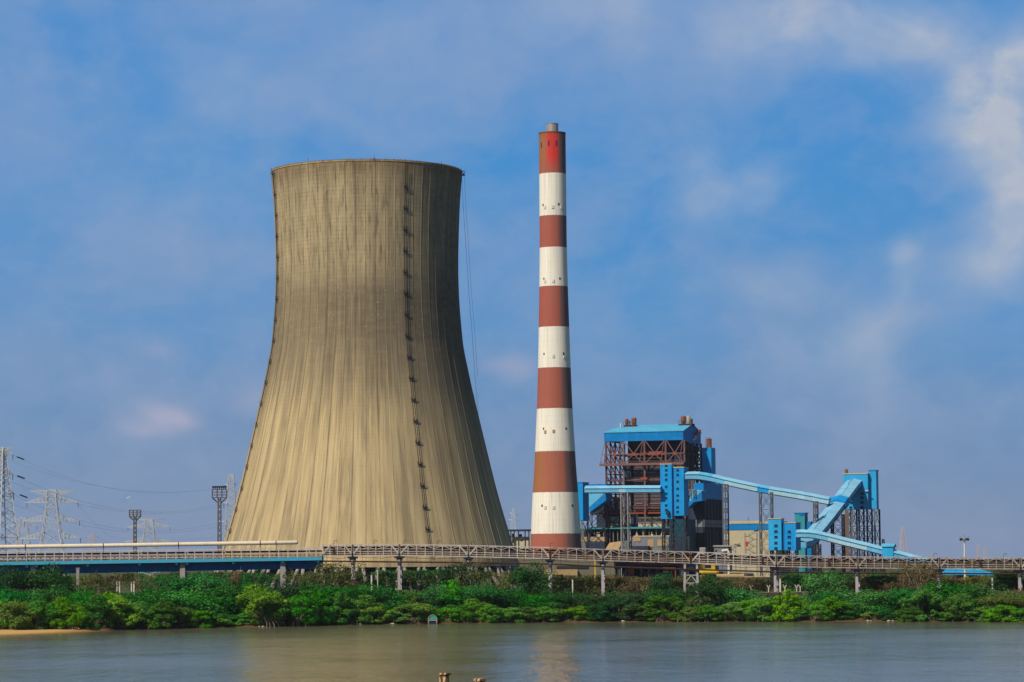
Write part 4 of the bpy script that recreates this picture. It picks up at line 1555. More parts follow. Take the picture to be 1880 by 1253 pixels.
for k in range(nf):
    za = zt_ - (zt_ - zb_) * k / nf
    zb2 = zt_ - (zt_ - zb_) * (k + 1) / nf
    s0, s1 = (ua, ub) if k % 2 else (ub, ua)
    l0 = ua + (ub - ua) * .25
    l1 = ub - (ub - ua) * .25
    p_, q_ = (l0, l1) if k % 2 else (l1, l0)
    mb.bar(S8.P(s0, 0, za), S8.P(p_, 0, za), .3)
    mb.bar(S8.P(p_, 0, za), S8.P(q_, 0, zb2), .34)
    mb.bar(S8.P(q_, 0, zb2), S8.P(s1, 0, zb2), .3)
    mb.bar(S8.P(p_, -.4, za + 1), S8.P(q_, -.4, zb2 + 1), .14)
mb.build('flight', 'steel', st)
mb = MB()
for u in (ua, ub):
    for v in (-.6, 1.5):
        mb.bar(S8.P(u, v, ZG), S8.P(u, v, zt_), .22)
mb.build('post', 'steel', st)
mb = MB()
u, z = S8.f(1371, 999, -.5)
S8.box(mb, u - .6, u + .6, -.8, -.3, z - 1.3, z + 1.2)
mb.build('hose_cabinet', 'red_door', st)

# small structures at the feet of the bunker bay
S9 = Fr(1353, 1380)
s9 = thing('pump_shed', 'small grey shed with flat roof and pipe bend below the slender trestle', 'shed', S9.P(-6, 2, ZG), TH)
mb = MB()
S9.fbox(mb, 1311, 1004, 1338, 1050, 0, 6)
mb.build('wall', 'grey_panel', s9)
mb = MB()
S9.fbox(mb, 1309, 1001.5, 1353, 1004, -.6, 6.6)
mb.build('roof', 'concrete', s9)
mb = MB()
pts = [S9.P(*q) for q in [(S9.f(1327, 1015)[0], -1.2, S9.f(1327, 1012)[1]), (S9.f(1337, 1010)[0], -1.2, S9.f(1337, 1010.5)[1]), (S9.f(1339, 1013)[0], -1.2, S9.f(1339, 1014)[1]), (S9.f(1339.5, 1030)[0], -1.2, ZG)]]
mb.tube(pts, .65, 10)
mb.build('pipe', 'pale_post', s9)
mb = MB()
S9.fbox(mb, 1313, 1010, 1316, 1014, -.08, .1)
S9.fbox(mb, 1330, 1011, 1335, 1016, -.08, .1)
mb.build('window', 'glass', s9)
mb = MB()
S9.fbar(mb, 1338, 1003, 1350, 1014, 0, .3)
S9.fbar(mb, 1350, 1003, 1341, 1014, 0, .3)
S9.fbar(mb, 1351, 1003, 1351, 1050, 0, .3)
mb.build('roof_prop', 'steel', s9)
mb = MB()
S10 = Fr(1296, 1380)
for px in (1287, 1290.5, 1293.5):
    u, z = S10.f(px, 1008, 0)
    mb.lathe(S10.P(u, 0, 0), [(.75, ZG), (.75, z), (.5, z + .6), (.05, z + .7)], 12)
tag(mb.build('cylinder_rack', 'concrete', base=tuple(S10.P(-1, 0, ZG))), 'small pale upright cylinders at the foot of the dark bunker bay', 'tank')

# building and canopy between the cooling tower and chimney
S11 = Fr(975, 1300)
s11 = thing('pump_house', 'low beige pump house with dark canopy between cooling tower and chimney', 'building', S11.P(-5, 3, ZG), TH)
mb = MB()
S11.fbox(mb, 936, 986, 962, 1060, 0, 8)
S11.fbox(mb, 950, 993, 976, 1060, -3, -.2)
mb.build('wall', 'beige', s11)
mb = MB()
S11.fbox(mb, 930, 972.5, 973, 975.5, -4, 6)
mb.build('canopy', 'shadow_steel', s11)
mb = MB()
for px in (938, 944, 952, 964, 971):
    u, z = S11.f(px, 975, -3)
    mb.bar(S11.P(u, -3, ZG), S11.P(u, -3, z), .5)
S11.fbox(mb, 940, 980, 943, 986, 0, 1)
S11.fbox(mb, 953, 981, 957, 986, 0, 1)
mb.build('post', 'dark', s11)
mb = MB()
S11.fbox(mb, 940, 991, 944, 997, -.1, .1)
S11.fbox(mb, 955, 990, 960, 994, -3.1, -2.95)
mb.build('window', 'dark', s11)

# long low works building seen under the conveyor
s12 = thing('low_works_building', 'long low olive grey building under the conveyor left of the orange frame', 'building', at(1040, 1050, 1150))
p0_ = at(950, 1021, 1150)
p1_ = at(1128, 1021, 1150)
mb = MB()
mb.box(p0_.x, p1_.x, 1150, 1165, ZG - .2, p0_.z + .5)
mb.build('wall', 'olive_wall', s12)
mb = MB()
q0, q1 = at(1022, 1039.5, 1149.8), at(1080, 1044, 1149.8)
mb.box(q0.x, q1.x, 1149.7, 1149.95, q1.z, q0.z)
mb.build('window_band', 'dark', s12)
mb = MB()
q0, q1 = at(1000, 1046, 1149), at(1060, 1056, 1149)
mb.box(q0.x, q1.x, 1147, 1149.6, ZG - .2, q0.z)
mb.build('plinth', 'tan', s12)

# dark open shed with orange pipe frame
s13 = thing('coal_shed', 'dark open sided shed seen below the conveyor behind an orange frame', 'shed', at(1190, 1055, 1100))
p0_, p1_ = at(1130, 1027, 1100), at(1252, 1030, 1100)
mb = MB()
mb.box(p0_.x, p1_.x, 1100, 1118, p1_.z - 2, p0_.z)
mb.build('roof', 'shadow_steel', s13)
mb = MB()
mb.box(p0_.x + 3, p1_.x, 1110, 1118, ZG - .3, p1_.z - 2.02)
mb.build('back_wall', 'dark', s13)
mb = MB()
for k in range(9):
    xk = p0_.x + 1 + k * (p1_.x - p0_.x - 2) / 8
    mb.bar((xk, 1101, ZG - .3), (xk, 1101, p1_.z - 1.9), .35)
for k in range(5):
    xk = p0_.x + 10 + k * 3
    mb.bar((xk, 1101.5, ZG + 1), (xk + 3, 1101.5, p1_.z - 3), .22)
    mb.bar((xk + 3, 1101.5, ZG + 1), (xk, 1101.5, p1_.z - 3), .22)
mb.build('post', 'steel', s13)
mb = MB()
a = [at(px, py, 1060) for px, py in ((1153, 1075), (1153, 1042.5), (1240, 1044.5), (1240, 1075), (1159, 1042.5), (1159, 1056))]
mb.bar(a[0], a[1], .5)
mb.bar(a[1], a[2], .8)
mb.bar(a[2], a[3], .4)
mb.bar(a[4], a[5], 1.6)
tag(mb.build('pipe_frame', 'orange', base=tuple(at(1153, 1075, 1060))), 'orange painted steel frame standing under the conveyor', 'pipe frame')

# yellow machine and pale pipes on the ground to the right
s14 = thing('shunting_locomotive', 'yellow shunting vehicle with cab window under the conveyor right of braced portal', 'locomotive', at(1280, 1058, 1080))
def ybox(mb, px0, py0, px1, py1, Y, d):
    q0, q1 = at(px0, py0, Y), at(px1, py1, Y)
    mb.box(q0.x, q1.x, Y, Y + d, q1.z, q0.z)
mb = MB()
ybox(mb, 1285, 1035, 1313, 1046, 1080, 5)
mb.build('cab', 'yellow', s14)
mb = MB()
ybox(mb, 1294, 1037.5, 1305, 1042.5, 1079.8, .15)
mb.build('window', 'glass', s14)
mb = MB()
ybox(mb, 1285, 1046.2, 1322, 1056, 1080, 5)
ybox(mb, 1313.5, 1039, 1320, 1046, 1080.5, 4)
mb.build('chassis', 'dark', s14)
mb = MB()
q0, q1 = at(1284, 1050.5, 1070), at(1320, 1050.5, 1070)
mb.tube([q0, q0 + Vector((1, 0, 0)), q1 - Vector((1, 0, 0)), q1], [.5, 1.0, 1.0, .5], 12)
tag(mb.build('yellow_tank', 'yellow', base=tuple(at(1300, 1056, 1070))), 'yellow horizontal tank lying below the shunting vehicle', 'tank')
mb = MB()
q0, q1 = at(1315, 1058.5, 1040), at(1366, 1058.5, 1040)
mb.tube([q0, q1], .85, 12)
q0, q1 = at(1366, 1060, 1042), at(1402, 1060, 1042)
mb.tube([q0, q1], .3, 8)
tag(mb.build('stacked_pipe', 'tan', base=tuple(at(1340, 1062, 1040))), 'dusty tan pipe lying on the ground behind the bank scrub', 'pipe')

# blue roofed shed and yellow loader at far right
s15 = thing('open_shed', 'wide low shed with bright blue roof under the conveyor at far right', 'shed', at(1770, 1062, 1000))
mb = MB()
a = [at(1712, 1053.5, 998), at(1838, 1055.5, 998), at(1795, 1044.5, 1010), at(1734, 1043.5, 1010)]
mb.hexa([v - Vector((0, 0, .3)) for v in a], a)
mb.build('roof', 'mid_blue', s15)
mb = MB()
for px in (1725, 1760, 1790, 1822):
    q = at(px, 1054, 1003)
    mb.bar((q.x, 1003, ZG - .3), (q.x, 1003, q.z), .35)
mb.build('post', 'steel', s15)
mb = MB()
ybox(mb, 1755, 1056, 1800, 1063, 1011, 4)
mb.build('back_wall', 'navy', s15)
s16 = thing('wheel_loader', 'yellow loader parked beneath the blue shed roof', 'loader', at(1773, 1070, 985))
mb = MB()
ybox(mb, 1767, 1062, 1782, 1068, 985, 3)
mb.build('body', 'yellow', s16)
mb = MB()
ybox(mb, 1771, 1058, 1778, 1062, 985.3, 2.4)
mb.build('cab', 'yellow', s16)
mb = MB()
ybox(mb, 1772, 1058.8, 1777, 1061.2, 985.15, .12)
mb.build('window', 'glass', s16)
for px in (1769, 1779):
    mb = MB()
    q = at(px, 1068.3, 984.6)
    mb.tube([q, q + Vector((0, .6, 0))], .75, 14)
    mb.build('wheel', 'belt', s16)
mb = MB()
ybox(mb, 1762, 1066, 1766.5, 1070, 985, 3)
q = at(1766, 1067, 985.2)
mb.bar(q, q + Vector((2, 0, 1.2)), .4)
mb.build('bucket', 'yellow', s16)

# ------------------------------------------------------------------ bank conveyor
YV = 885.0
TOPL = [(-40, 1008), (0, 1007.3), (300, 1004), (560, 1000.8), (735, 999.8), (900, 1002.6), (1000, 1005.2), (1100, 1009), (1240, 1013),
        (1330, 1015.5), (1400, 1018.8), (1440, 1020.5), (1580, 1022.8), (1720, 1023.8), (1920, 1025)]
def cv(px, off, dy=0.0):
    q = at(px, interp(TOPL, px) + off, YV)
    return Vector((q.x, YV + dy, q.z))
SUP = [592, 647, 733, 860, 1010, 1107, 1268, 1425, 1575, 1725, 1874, 2024, 2174, 2324]
conv = thing('bank_conveyor', 'long raised belt conveyor in a dusty white truss above the river bank', 'conveyor', (cv(1250, 0).x, YV, 7.5))
WID = 4.2
rr = random.Random(21)
for s0, s1 in zip(SUP, SUP[1:]):
    mb = MB()
    nb = max(3, round((s1 - s0) / 15.2))
    for dy in (0, WID):
        w = 1.0 if dy == 0 else .8
        for off, th in ((0, .30), (12.6, .16), (16.2, .16), (20.3, .30)):
            mb.bar(cv(s0 + .4, off, dy), cv(s1 - .4, off, dy), th * w)
        for i in range(nb + 1):
            px = s0 + .4 + (s1 - s0 - .8) * i / nb
            heavy = i in (0, nb)
            mb.bar(cv(px, 0, dy - .02), cv(px, 20.3, dy - .02), (.46 if heavy else .24) * w)
            if i < nb:
                px2 = s0 + .4 + (s1 - s0 - .8) * (i + 1) / nb
                if i == 0:
                    mb.bar(cv(px, 19, dy - .05), cv(px2, 1, dy - .05), .40 * w)
                elif i == nb - 1:
                    mb.bar(cv(px, 1, dy - .05), cv(px2, 19, dy - .05), .40 * w)
                elif i % 2:
                    mb.bar(cv(px, 1, dy - .05), cv(px2, 7, dy - .05), .15 * w)
                else:
                    mb.bar(cv(px, 7, dy - .05), cv(px2, 1, dy - .05), .15 * w)
            if dy == 0:
                mb.bar(cv(px, 0, 0), cv(px, 0, WID), .16)
                mb.bar(cv(px, 20.3, 0), cv(px, 20.3, WID), .2)
    mb.build('truss_span', 'truss_worn' if int(s0) % 3 == 0 or s0 == 1010 else 'truss', conv)
    # sagging black carrying belt
    mb = MB()
    n_ = nb * 4
    for i in range(n_):
        pa_, pb_ = s0 + (s1 - s0) * i / n_, s0 + (s1 - s0) * (i + 1) / n_
        sg = lambda k: .9 * (1 - abs((k % 4) - 2) / 2)
        ta, tb = 7.6 - sg(i), 7.6 - sg(i + 1)
        lo = [cv(pa_, ta, .9), cv(pb_, tb, .9), cv(pb_, tb, 3.3), cv(pa_, ta, 3.3)]
        up_ = [cv(pa_, 3.2, .9), cv(pb_, 3.2, .9), cv(pb_, 3.2, 3.3), cv(pa_, 3.2, 3.3)]
        mb.hexa(lo, up_)
    mb.build('belt', 'belt', conv)
    mb = MB()
    mb.hexa([cv(s0, 12.0, 1.1), cv(s1, 12.0, 1.1), cv(s1, 12.0, 3.0), cv(s0, 12.0, 3.0)], [cv(s0, 8.4, 1.1), cv(s1, 8.4, 1.1), cv(s1, 8.4, 3.0), cv(s0, 8.4, 3.0)])
    mb.build('return_belt', 'tan', conv)
    mb = MB()
    mb.hexa([cv(s0, 20.0, .3), cv(s1, 20.0, .3), cv(s1, 20.0, 4.0), cv(s0, 20.0, 4.0)], [cv(s0, 18.9, .3), cv(s1, 18.9, .3), cv(s1, 18.9, 4.0), cv(s0, 18.9, 4.0)])
    for i in range(int((s1 - s0) / 3.8)):
        px = s0 + 2 + i * 3.8
        mb.bar(cv(px, 12.7, .45), cv(px, 18.9, .45), .13)
        mb.bar(cv(px, 12.7, 3.6), cv(px, 18.9, 3.6), .2)
    for off in (14.2, 15.6, 17.4):
        mb.bar(cv(s0, off, .5), cv(s1, off, .5), .12)
        mb.bar(cv(s0, off, 3.6), cv(s1, off, 3.6), .26)
    mb.build('walkway', 'coal_dust', conv)
# piping under the truss
mb = MB()
LOW = [(592, 1030.6), (735, 1032.2), (860, 1033), (1010, 1036), (1107, 1040.5), (1268, 1046), (1330, 1047.6), (1425, 1050.5), (1575, 1052.5), (1725, 1053), (2324, 1057)]
pts = []
for px, py in LOW:
    q = at(px, py, YV)
    pts.append(Vector((q.x, YV - .4, q.z)))
mb.tube(pts, .24, 8)
for px in range(600, 2320, 33):
    py = interp(LOW, px)
    mb.bar(at(px, interp(TOPL, px) + 20, YV - .4), at(px, py, YV - .4), .09)
mb.build('pipe', 'rust_dark', conv)
# support columns
def support(px, kind):
    c_ = []
    q = cv(px, 21)
    zt_ = q.z
    gz = ground_z(q.x, YV + 2) - .4
    mb = MB()
    if kind == 'portal':
        for (a, dy) in ((1257.5, .3), (1259.5, 3.9), (1279.5, .3), (1278.5, 3.9)):
            p1_ = cv(a, 21, dy)
            mb.bar((p1_.x - (.35 if a < 1268 else -.25), p1_.y, gz), p1_, .62)
        l0, l1 = cv(1258, 21, .3), cv(1279.5, 21, .3)
        for (z0_, z1_) in ((zt_ - 3.6, zt_ - 6.0), (zt_ - 6.0, zt_ - 8.4)):
            mb.bar((l0.x, YV + .3, z0_), (l1.x, YV + .3, z0_), .26)
            mid = (l0.x + l1.x) / 2
            mb.bar((mid, YV + .3, z0_), (l0.x, YV + .3, z1_), .26)
            mb.bar((mid, YV + .3, z0_), (l1.x, YV + .3, z1_), .26)
        mb.build('support_column', 'column', conv)
    else:
        for dx, dy in ((-.35, .6), (.55, 3.6)):
            mb.bar((q.x + dx * (1 if kind == 'pair' else .4), YV + dy, gz), (q.x + dx * (1 if kind == 'pair' else .4), YV + dy, zt_ - 1.2), .75, .9)
        for zz in (zt_ - 3, zt_ - 5.5, zt_ - 8):
            if zz > gz:
                mb.bar((q.x, YV + .6, zz), (q.x, YV + 3.6, zz), .2)
        mb.build('support_column', 'column', conv)
    mb = MB()
    mb.box(q.x - 1.5, q.x + 1.5, YV + .1, YV + WID, zt_ - .75, zt_ - .15)
    mb.box(q.x - .9, q.x + .9, YV + .3, YV + WID - .2, zt_ - 1.5, zt_ - .75)
    mb.build('column_head', 'shadow_steel', conv)
for px in SUP[1:-1]:
    support(px, 'portal' if px == 1268 else ('pair' if px > 1400 else 'single'))
mb = MB()
for s0, s1 in zip(SUP, SUP[1:]):
    for off, sag, dy in ((21.5, 4.0, -.3), (9.0, 3.0, -.12)):
        m_ = rr.uniform(.3, .7)
        pts = []
        for k in range(9):
            t = k / 8
            pts.append(cv(s0 + (s1 - s0) * t, off + sag * rr.uniform(.6, 1.1) * 4 * t * (1 - t), dy))
        mb.tube(pts, .06, 4)
mb.build('slack_cable', 'rust_dark', conv)
# curved lamp arms on top
for px in (613, 687, 741, 803, 866, 1010, 1715, 1843):
    mb = MB()
    b0 = cv(px, 4, .2)
    hgt = 2.0
    pts = [b0, b0 + Vector((0, 0, hgt * .75))]
    for k in range(1, 7):
        a = math.pi * k / 6
        pts.append(b0 + Vector((.45 * (1 - math.cos(a)), 0, hgt * .75 + .5 * math.sin(a))))
    mb.tube(pts, .07, 5)
    mb.build('lamp_arm', 'rust_dark', conv)
mb = MB()
for px in (613, 1010, 1268, 1400, 1522, 1800):
    b0 = cv(px, 6, -.2)
    mb.box(b0.x - .35, b0.x + .35, YV - .35, YV - .1, b0.z - 2.0, b0.z + .3)
mb.build('junction_box', 'rust_dark', conv)

# ------------------------------------------------------------------ blue girder bridge (left end of the conveyor)
br = thing('girder_bridge', 'blue plate girder bridge with railed deck at the left end of the conveyor', 'bridge', (cv(300, 0).x, YV, 7.5))
JO = [-330, -200, -60, 62, 200, 336, 455, 592]
for s0, s1 in zip(JO, JO[1:]):
    mb = MB()
    fo = lambda px: 24.6 - px * .004
    mb.hexa([cv(s0, fo(s0) + 6.2, -2.9), cv(s1, fo(s1) + 6.2, -2.9), cv(s1, fo(s1) + 6.2, 5.5), cv(s0, fo(s0) + 6.2, 5.5)],
            [cv(s0, fo(s0), -2.9), cv(s1, fo(s1), -2.9), cv(s1, fo(s1), 5.5), cv(s0, fo(s0), 5.5)])
    mb.build('top_flange', 'flange', br)
    mb = MB()
    d_ = 22.5 - max(0, s0) * .004
    mb.hexa([cv(s0, fo(s0) + d_, 0), cv(s1, fo(s1) + d_, 0), cv(s1, fo(s1) + d_, 3.5), cv(s0, fo(s0) + d_, 3.5)],
            [cv(s0, fo(s0) + 6.1, 0), cv(s1, fo(s1) + 6.1, 0), cv(s1, fo(s1) + 6.1, 3.5), cv(s0, fo(s0) + 6.1, 3.5)])
    mb.hexa([cv(s0, fo(s0) + d_ + 1, -.4), cv(s1, fo(s1) + d_ + 1, -.4), cv(s1, fo(s1) + d_ + 1, 3.9), cv(s0, fo(s0) + d_ + 1, 3.9)],
            [cv(s0, fo(s0) + d_, -.4), cv(s1, fo(s1) + d_, -.4), cv(s1, fo(s1) + d_, 3.9), cv(s0, fo(s0) + d_, 3.9)])
    for k in range(1, 4):
        px = s0 + (s1 - s0) * k / 4
        mb.bar(cv(px, fo(px) + 6.1, -.15), cv(px, fo(px) + d_, -.15), .25)
    mb.build('girder_web', 'girder', br)
mb = MB()
for px in (52, 70, 163, 258, 326, 345, 430, 520, 585):
    f_ = fo(px)
    mb.hexa([cv(px - 2, f_ + 11, -2.4), cv(px + 2, f_ + 11, -2.4), cv(px + 2, f_ + 11, -1.9), cv(px - 2, f_ + 11, -1.9)], [cv(px - 2, f_ + 5.8, -2.95), cv(px + 2, f_ + 5.8, -2.95), cv(px + 2, f_ + 5.8, -1.9), cv(px - 2, f_ + 5.8, -1.9)])
mb.build('bracket', 'flange', br)
for px in (-200, 62, 336, 520):
    mb = MB()
    q = cv(px, 30)
    mb.box(q.x - .8, q.x + .8, YV - 1.6, YV - .45, ground_z(q.x, YV) - 3, q.z + .1)
    mb.box(q.x - .8, q.x + .8, YV + 3.95, YV + 4.8, ground_z(q.x, YV) - 1, q.z - 2.9)
    mb.build('pier', 'concrete', br)
# railing, posts and conveyor on the deck
mb = MB()
for dy in (-2.7, 5.2):
    for off, th in ((6.2, .22), (9.5, .12), (14.5, .14), (20.5, .14)):
        for s0, s1 in zip(JO, JO[1:]):
            mb.bar(cv(s0, off - (1 if s0 > 400 and off < 7 else 0), dy), cv(s1, off - (1 if s0 > 400 and off < 7 else 0), dy), th)
    px = -325
    while px < 592:
        mb.bar(cv(px, 6, dy), cv(px, 24, dy), .26)
        if dy < 0 and rr.random() < .16:
            mb.bar(cv(px, 7, dy), cv(px + 8, 15, dy), .18)
        px += 17.1
mb.build('railing', 'truss', br)
mb = MB()
for s0, s1 in zip(JO, JO[1:]):
    mb.hexa([cv(s0, 13.2, .5), cv(s1, 13.2, .5), cv(s1, 13.2, 3.0), cv(s0, 13.2, 3.0)], [cv(s0, 9.4, .5), cv(s1, 9.4, .5), cv(s1, 9.4, 3.0), cv(s0, 9.4, 3.0)])
mb.build('belt', 'belt', br)
mb = MB()
for s0, s1 in zip(JO, JO[1:]):
    mb.hexa([cv(s0, 16.8, .6), cv(s1, 16.8, .6), cv(s1, 16.8, 2.8), cv(s0, 16.8, 2.8)], [cv(s0, 13.9, .6), cv(s1, 13.9, .6), cv(s1, 13.9, 2.8), cv(s0, 13.9, 2.8)])
mb.build('belt_cover', 'tan', br)
mb = MB()
for s0, s1 in zip(JO, JO[1:]):
    mb.hexa([cv(s0, 24.4, -.3), cv(s1, 24.4, -.3), cv(s1, 24.4, 4), cv(s0, 24.4, 4)], [cv(s0, 20.8, -.3), cv(s1, 20.8, -.3), cv(s1, 20.8, 4), cv(s0, 20.8, 4)])
px = -325
while px < 592:
    mb.bar(cv(px, 16.5, .3), cv(px, 24, .3), .35)
    px += 8.5
mb.bar(cv(-325, 18.7, -.2), cv(592, 18.7, -.2), .3)
mb.build('walkway', 'coal_dust', br)
# white trunk pipe riding over the bridge
PW = [(-330, 1010), (-60, 1005.8), (0, 1004.6), (190, 1002), (340, 999.5), (460, 997.6), (547, 996.3)]
pts = []
for px, py in PW:
    q = at(px, py, YV - 1)
    pts.append(q)
mb = MB()
mb.tube(pts[:-1] + [pts[-1] - Vector((.4, 0, 0)), pts[-1]], [.62] * 6 + [.62, .4], 16)
trunk = thing('trunk_pipe', 'thick cream lagged pipe running along the top of the blue bridge', 'pipe', (cv(250, 0).x, YV, 20))
mb.build('pipe', 'pipe_white', trunk, smooth=True)
mb = MB()
for px in (47, 190, 328, 478, 507):
    q = at(px, interp(PW, px), YV - 1)
    mb.tube([q - Vector((.12, 0, 0)), q + Vector((.12, 0, 0))], .70, 16)
    mb.bar(q - Vector((0, 0, .5)), Vector((q.x, q.y, cv(px, 6).z - 2.8)), .2)
mb.build('pipe_strap', 'rust_dark', trunk)


# ------------------------------------------------------------------ pylons, masts, wires
def lattice(mb, c, zs, hs, rot, w, wb):
    """square lattice body: zs heights, hs half widths"""
    ca, sa = math.cos(rot), math.sin(rot)
    def P(i, q):
        sx, sy = ((-1, -1), (1, -1), (1, 1), (-1, 1))[q]
        h = hs[i]
        return Vector((c.x + (sx * ca - sy * sa) * h, c.y + (sx * sa + sy * ca) * h, zs[i]))
    for i in range(len(zs) - 1):
        for q in range(4):
            mb.bar(P(i, q), P(i + 1, q), w)
            r_ = (q + 1) % 4
            mb.bar(P(i, q), P(i + 1, r_), wb)
            mb.bar(P(i, r_), P(i + 1, q), wb)
            if i % 2 == 0:
                mb.bar(P(i + 1, q), P(i + 1, r_), wb)


def pylon(label, px, pys, hps, arms, Y, base_py=1062, rot=0.0, mat_='galv', w=.24, wb=.13, group='lattice power pylons', name='power_pylon', horns=None, arot=0.0):
    """pys/hps: heights and half widths in photo pixels; arms: (py, left px, right px, rise px)"""
    c = at(px, pys[-1], Y)
    k = Y / F
    zs, hs = [], []
    tab = list(zip(pys, hps))
    py = base_py
    ylist = []
    while py > pys[-1] + .01:
        ylist.append(py)
        py -= max(4, interp(sorted(tab), py) * 1.0)
    ylist.append(pys[-1])
    tab.sort()
    if tab[-1][0] < base_py:
        (ya, ha), (yb, hb) = tab[-2], tab[-1]
        tab.append((base_py, hb + (hb - ha) / (yb - ya) * (base_py - yb)))
    zb_ = ZG - .3
    zmap = lambda py: at(px, py, Y).z
    t_ = thing(name, label, 'pylon' if name == 'power_pylon' else 'mast', (c.x, Y, zb_), 0, group)
    for py in ylist:
        zs.append(max(zmap(py), zb_))
        hs.append(max(.12, interp(tab, py) * k * .9))
    mb = MB()
    lattice(mb, c, zs, hs, rot, w, wb)
    mb.build('lattice_body', mat_, t_)
    tips = []
    for (py, l, r, rise) in arms:
        z = zmap(py)
        for tip in (l, r):
            if tip is None:
                continue
            L = (tip - px) * k
            sg = 1 if L > 0 else -1
            hw = interp(tab, py) * k * .9
            mb = MB()
            dv = Vector((math.cos(arot), math.sin(arot), 0))
            nv = Vector((-dv.y, dv.x, 0))
            T_ = c + dv * L
            T_.z = z
            r0 = []
            for s_ in (-1, 1):
                a = c + dv * (sg * hw) + nv * (s_ * hw)
                a.z = z
                b_ = c + dv * (sg * hw * .85) + nv * (s_ * hw * .85)
                b_.z = z + rise * k
                mb.bar(a, T_, w * .75)
                mb.bar(b_, T_, w * .75)
                n_ = max(3, int(abs(L) / 2.2))
                for i in range(n_):
                    f0, f1 = i / n_, (i + 1) / n_
                    mb.bar(a.lerp(T_, f0), b_.lerp(T_, f0), wb)
                    mb.bar(b_.lerp(T_, f0), a.lerp(T_, f1), wb)
            mb.build('cross_arm', mat_, t_)
            tips.append(T_)
            if abs(L) > 3 and rise > 0:
                for fr_ in (1.0,):
                    q = c.lerp(T_, .93)
                    q.z = z
                    mb = MB()
                    mb.tube([q, q - Vector((0, 0, 2.4))], .16, 6)
                    mb.build('insulator', 'insulator', t_)
    return t_, tips


p1, tips1 = pylon('tall grey pylon cut by the left picture edge', 6, [1000, 940, 870, 834, 822], [25, 16.5, 8, 4.6, 2], [(834, -24, 25, 7), (871, -26, 25, 8), (907, -28, 27, 8), (823, -18, 22, -5)], 1180, rot=R(45), w=.36, wb=.17)
p2, tips2 = pylon('broad pale pylon with three wide arm pairs and V-shaped top', 95.5, [1000, 950, 923, 903, 900], [21, 13.5, 9.5, 9, 8], [(923, 46, 147, 12), (957, 42, 150, 12), (989, 38, 152, 12), (901, 56, 139, -10)], 1400, rot=.0, w=.28, wb=.19)
p3, tips3 = pylon('small distant pylon between the two big left-hand pylons', 43, [1000, 965, 950], [13, 8, 5], [(966, 16, 70, 6), (985, 12, 74, 6), (954, 28, 62, 0)], 1900, w=.26, wb=.18, mat_='galv')
p4, tips4 = pylon('distant low pylon standing right of the smaller floodlight mast', 274, [1000, 967, 952], [12.5, 8.5, 7], [(968, 232, 315, 8), (995, 228, 317, 8), (953, 242, 306, -3)], 1950, w=.30, wb=.22)
p5, tips5 = pylon('slim pylon half hidden by the left flank of the cooling tower', 424.5, [1000, 960, 923, 889, 872], [15, 11, 8, 6.5, 5.5], [(890, 412, 434, 2), (924, 410, 436, 2), (958, 404, 438, 2)], 1300, w=.2, wb=.15)
pylon('tiny pinkish pylon far off right of the broad pale pylon', 169.5, [1000, 985, 979], [6, 4, 2.5], [(985, 158, 181, 2)], 3600, mat_='pale_mast', w=.3, wb=.18)
pylon('faint slim pylon in the gap between cooling tower and chimney', 942, [1000, 960, 934], [5.5, 4, 1.5], [(943, 934, 950, 2), (955, 933, 951, 2)], 3000, w=.42, wb=.26)
pylon('faint red and white lattice mast right of the blue plant', 1657, [1020, 990, 968], [8, 5, 1.6], [], 3000, mat_='pale_mast', w=.3, wb=.2, name='radio_mast')
pylon('faint distant mast just right of the white floodlight pole', 1796, [1020, 1005, 1000], [3, 2, .8], [], 3400, mat_='pale_mast', w=.22, wb=.14, name='radio_mast')
pylon('faint distant mast farther right above the conveyor', 1808, [1020, 1008, 1003], [3, 2, .8], [], 3400, mat_='pale_mast', w=.22, wb=.14, name='radio_mast')
pylon('short grey mast beside the hump of the low blue gallery', 1621.5, [1030, 1000, 990], [2.6, 2.4, 1.8], [], 1480, mat_='steel', w=.28, wb=.2, name='radio_mast')


def flood(label, px, ytop, ybot, hw, mw0, mw1, Y, lamps):
    c = at(px, ytop, Y)
    k = Y / F
    t_ = thing('floodlight_mast', label, 'floodlight mast', (c.x, Y, ZG - .3), 0, 'lattice floodlight masts')
    zt_, zb_ = at(px, ytop, Y).z, at(px, ybot, Y).z
    mb = MB()
    n_ = 16
    zs = [ZG - .3 + (zb_ - ZG + .3) * i / n_ for i in range(n_ + 1)]
    hs = [(mw0 + (mw1 - mw0) * i / n_) * k for i in range(n_ + 1)]
    lattice(mb, c, zs, hs, 0, .26, .15)
    mb.build('lattice_body', 'mast_steel', t_)
    mb = MB()
    W = hw * k
    for dy in (-.8, .8):
        for i in range(4):
            z = zb_ + (zt_ - zb_) * i / 3
            mb.bar((c.x - W, Y + dy, z), (c.x + W, Y + dy, z), .26)
        for xx in (-W, -W / 3, W / 3, W):
            mb.bar((c.x + xx, Y + dy, zb_), (c.x + xx, Y + dy, zt_), .24)
    for xx in (-W, W):
        mb.bar((c.x + xx, Y - .8, zb_), (c.x + xx, Y + .8, zb_), .2)
        mb.bar((c.x + xx, Y - .8, zt_), (c.x + xx, Y + .8, zt_), .2)
        mb.bar((c.x + xx, Y, zb_), (c.x + (1 if xx > 0 else -1) * mw1 * k, Y, zb_ - W * .75), .4)
    mb.build('head_frame', 'mast_steel', t_)
    for i in range(lamps):
        xx = -W + 2 * W * (i + .5) / lamps
        mb = MB()
        mb.lathe((c.x + xx, Y - .5, 0), [(.12, zt_ + .1), (.2, zt_ + .5), (.42, zt_ + .9), (.42, zt_ + 1.15), (.02, zt_ + 1.2)], 10)
        mb.build('floodlight', 'dark', t_)
    return t_


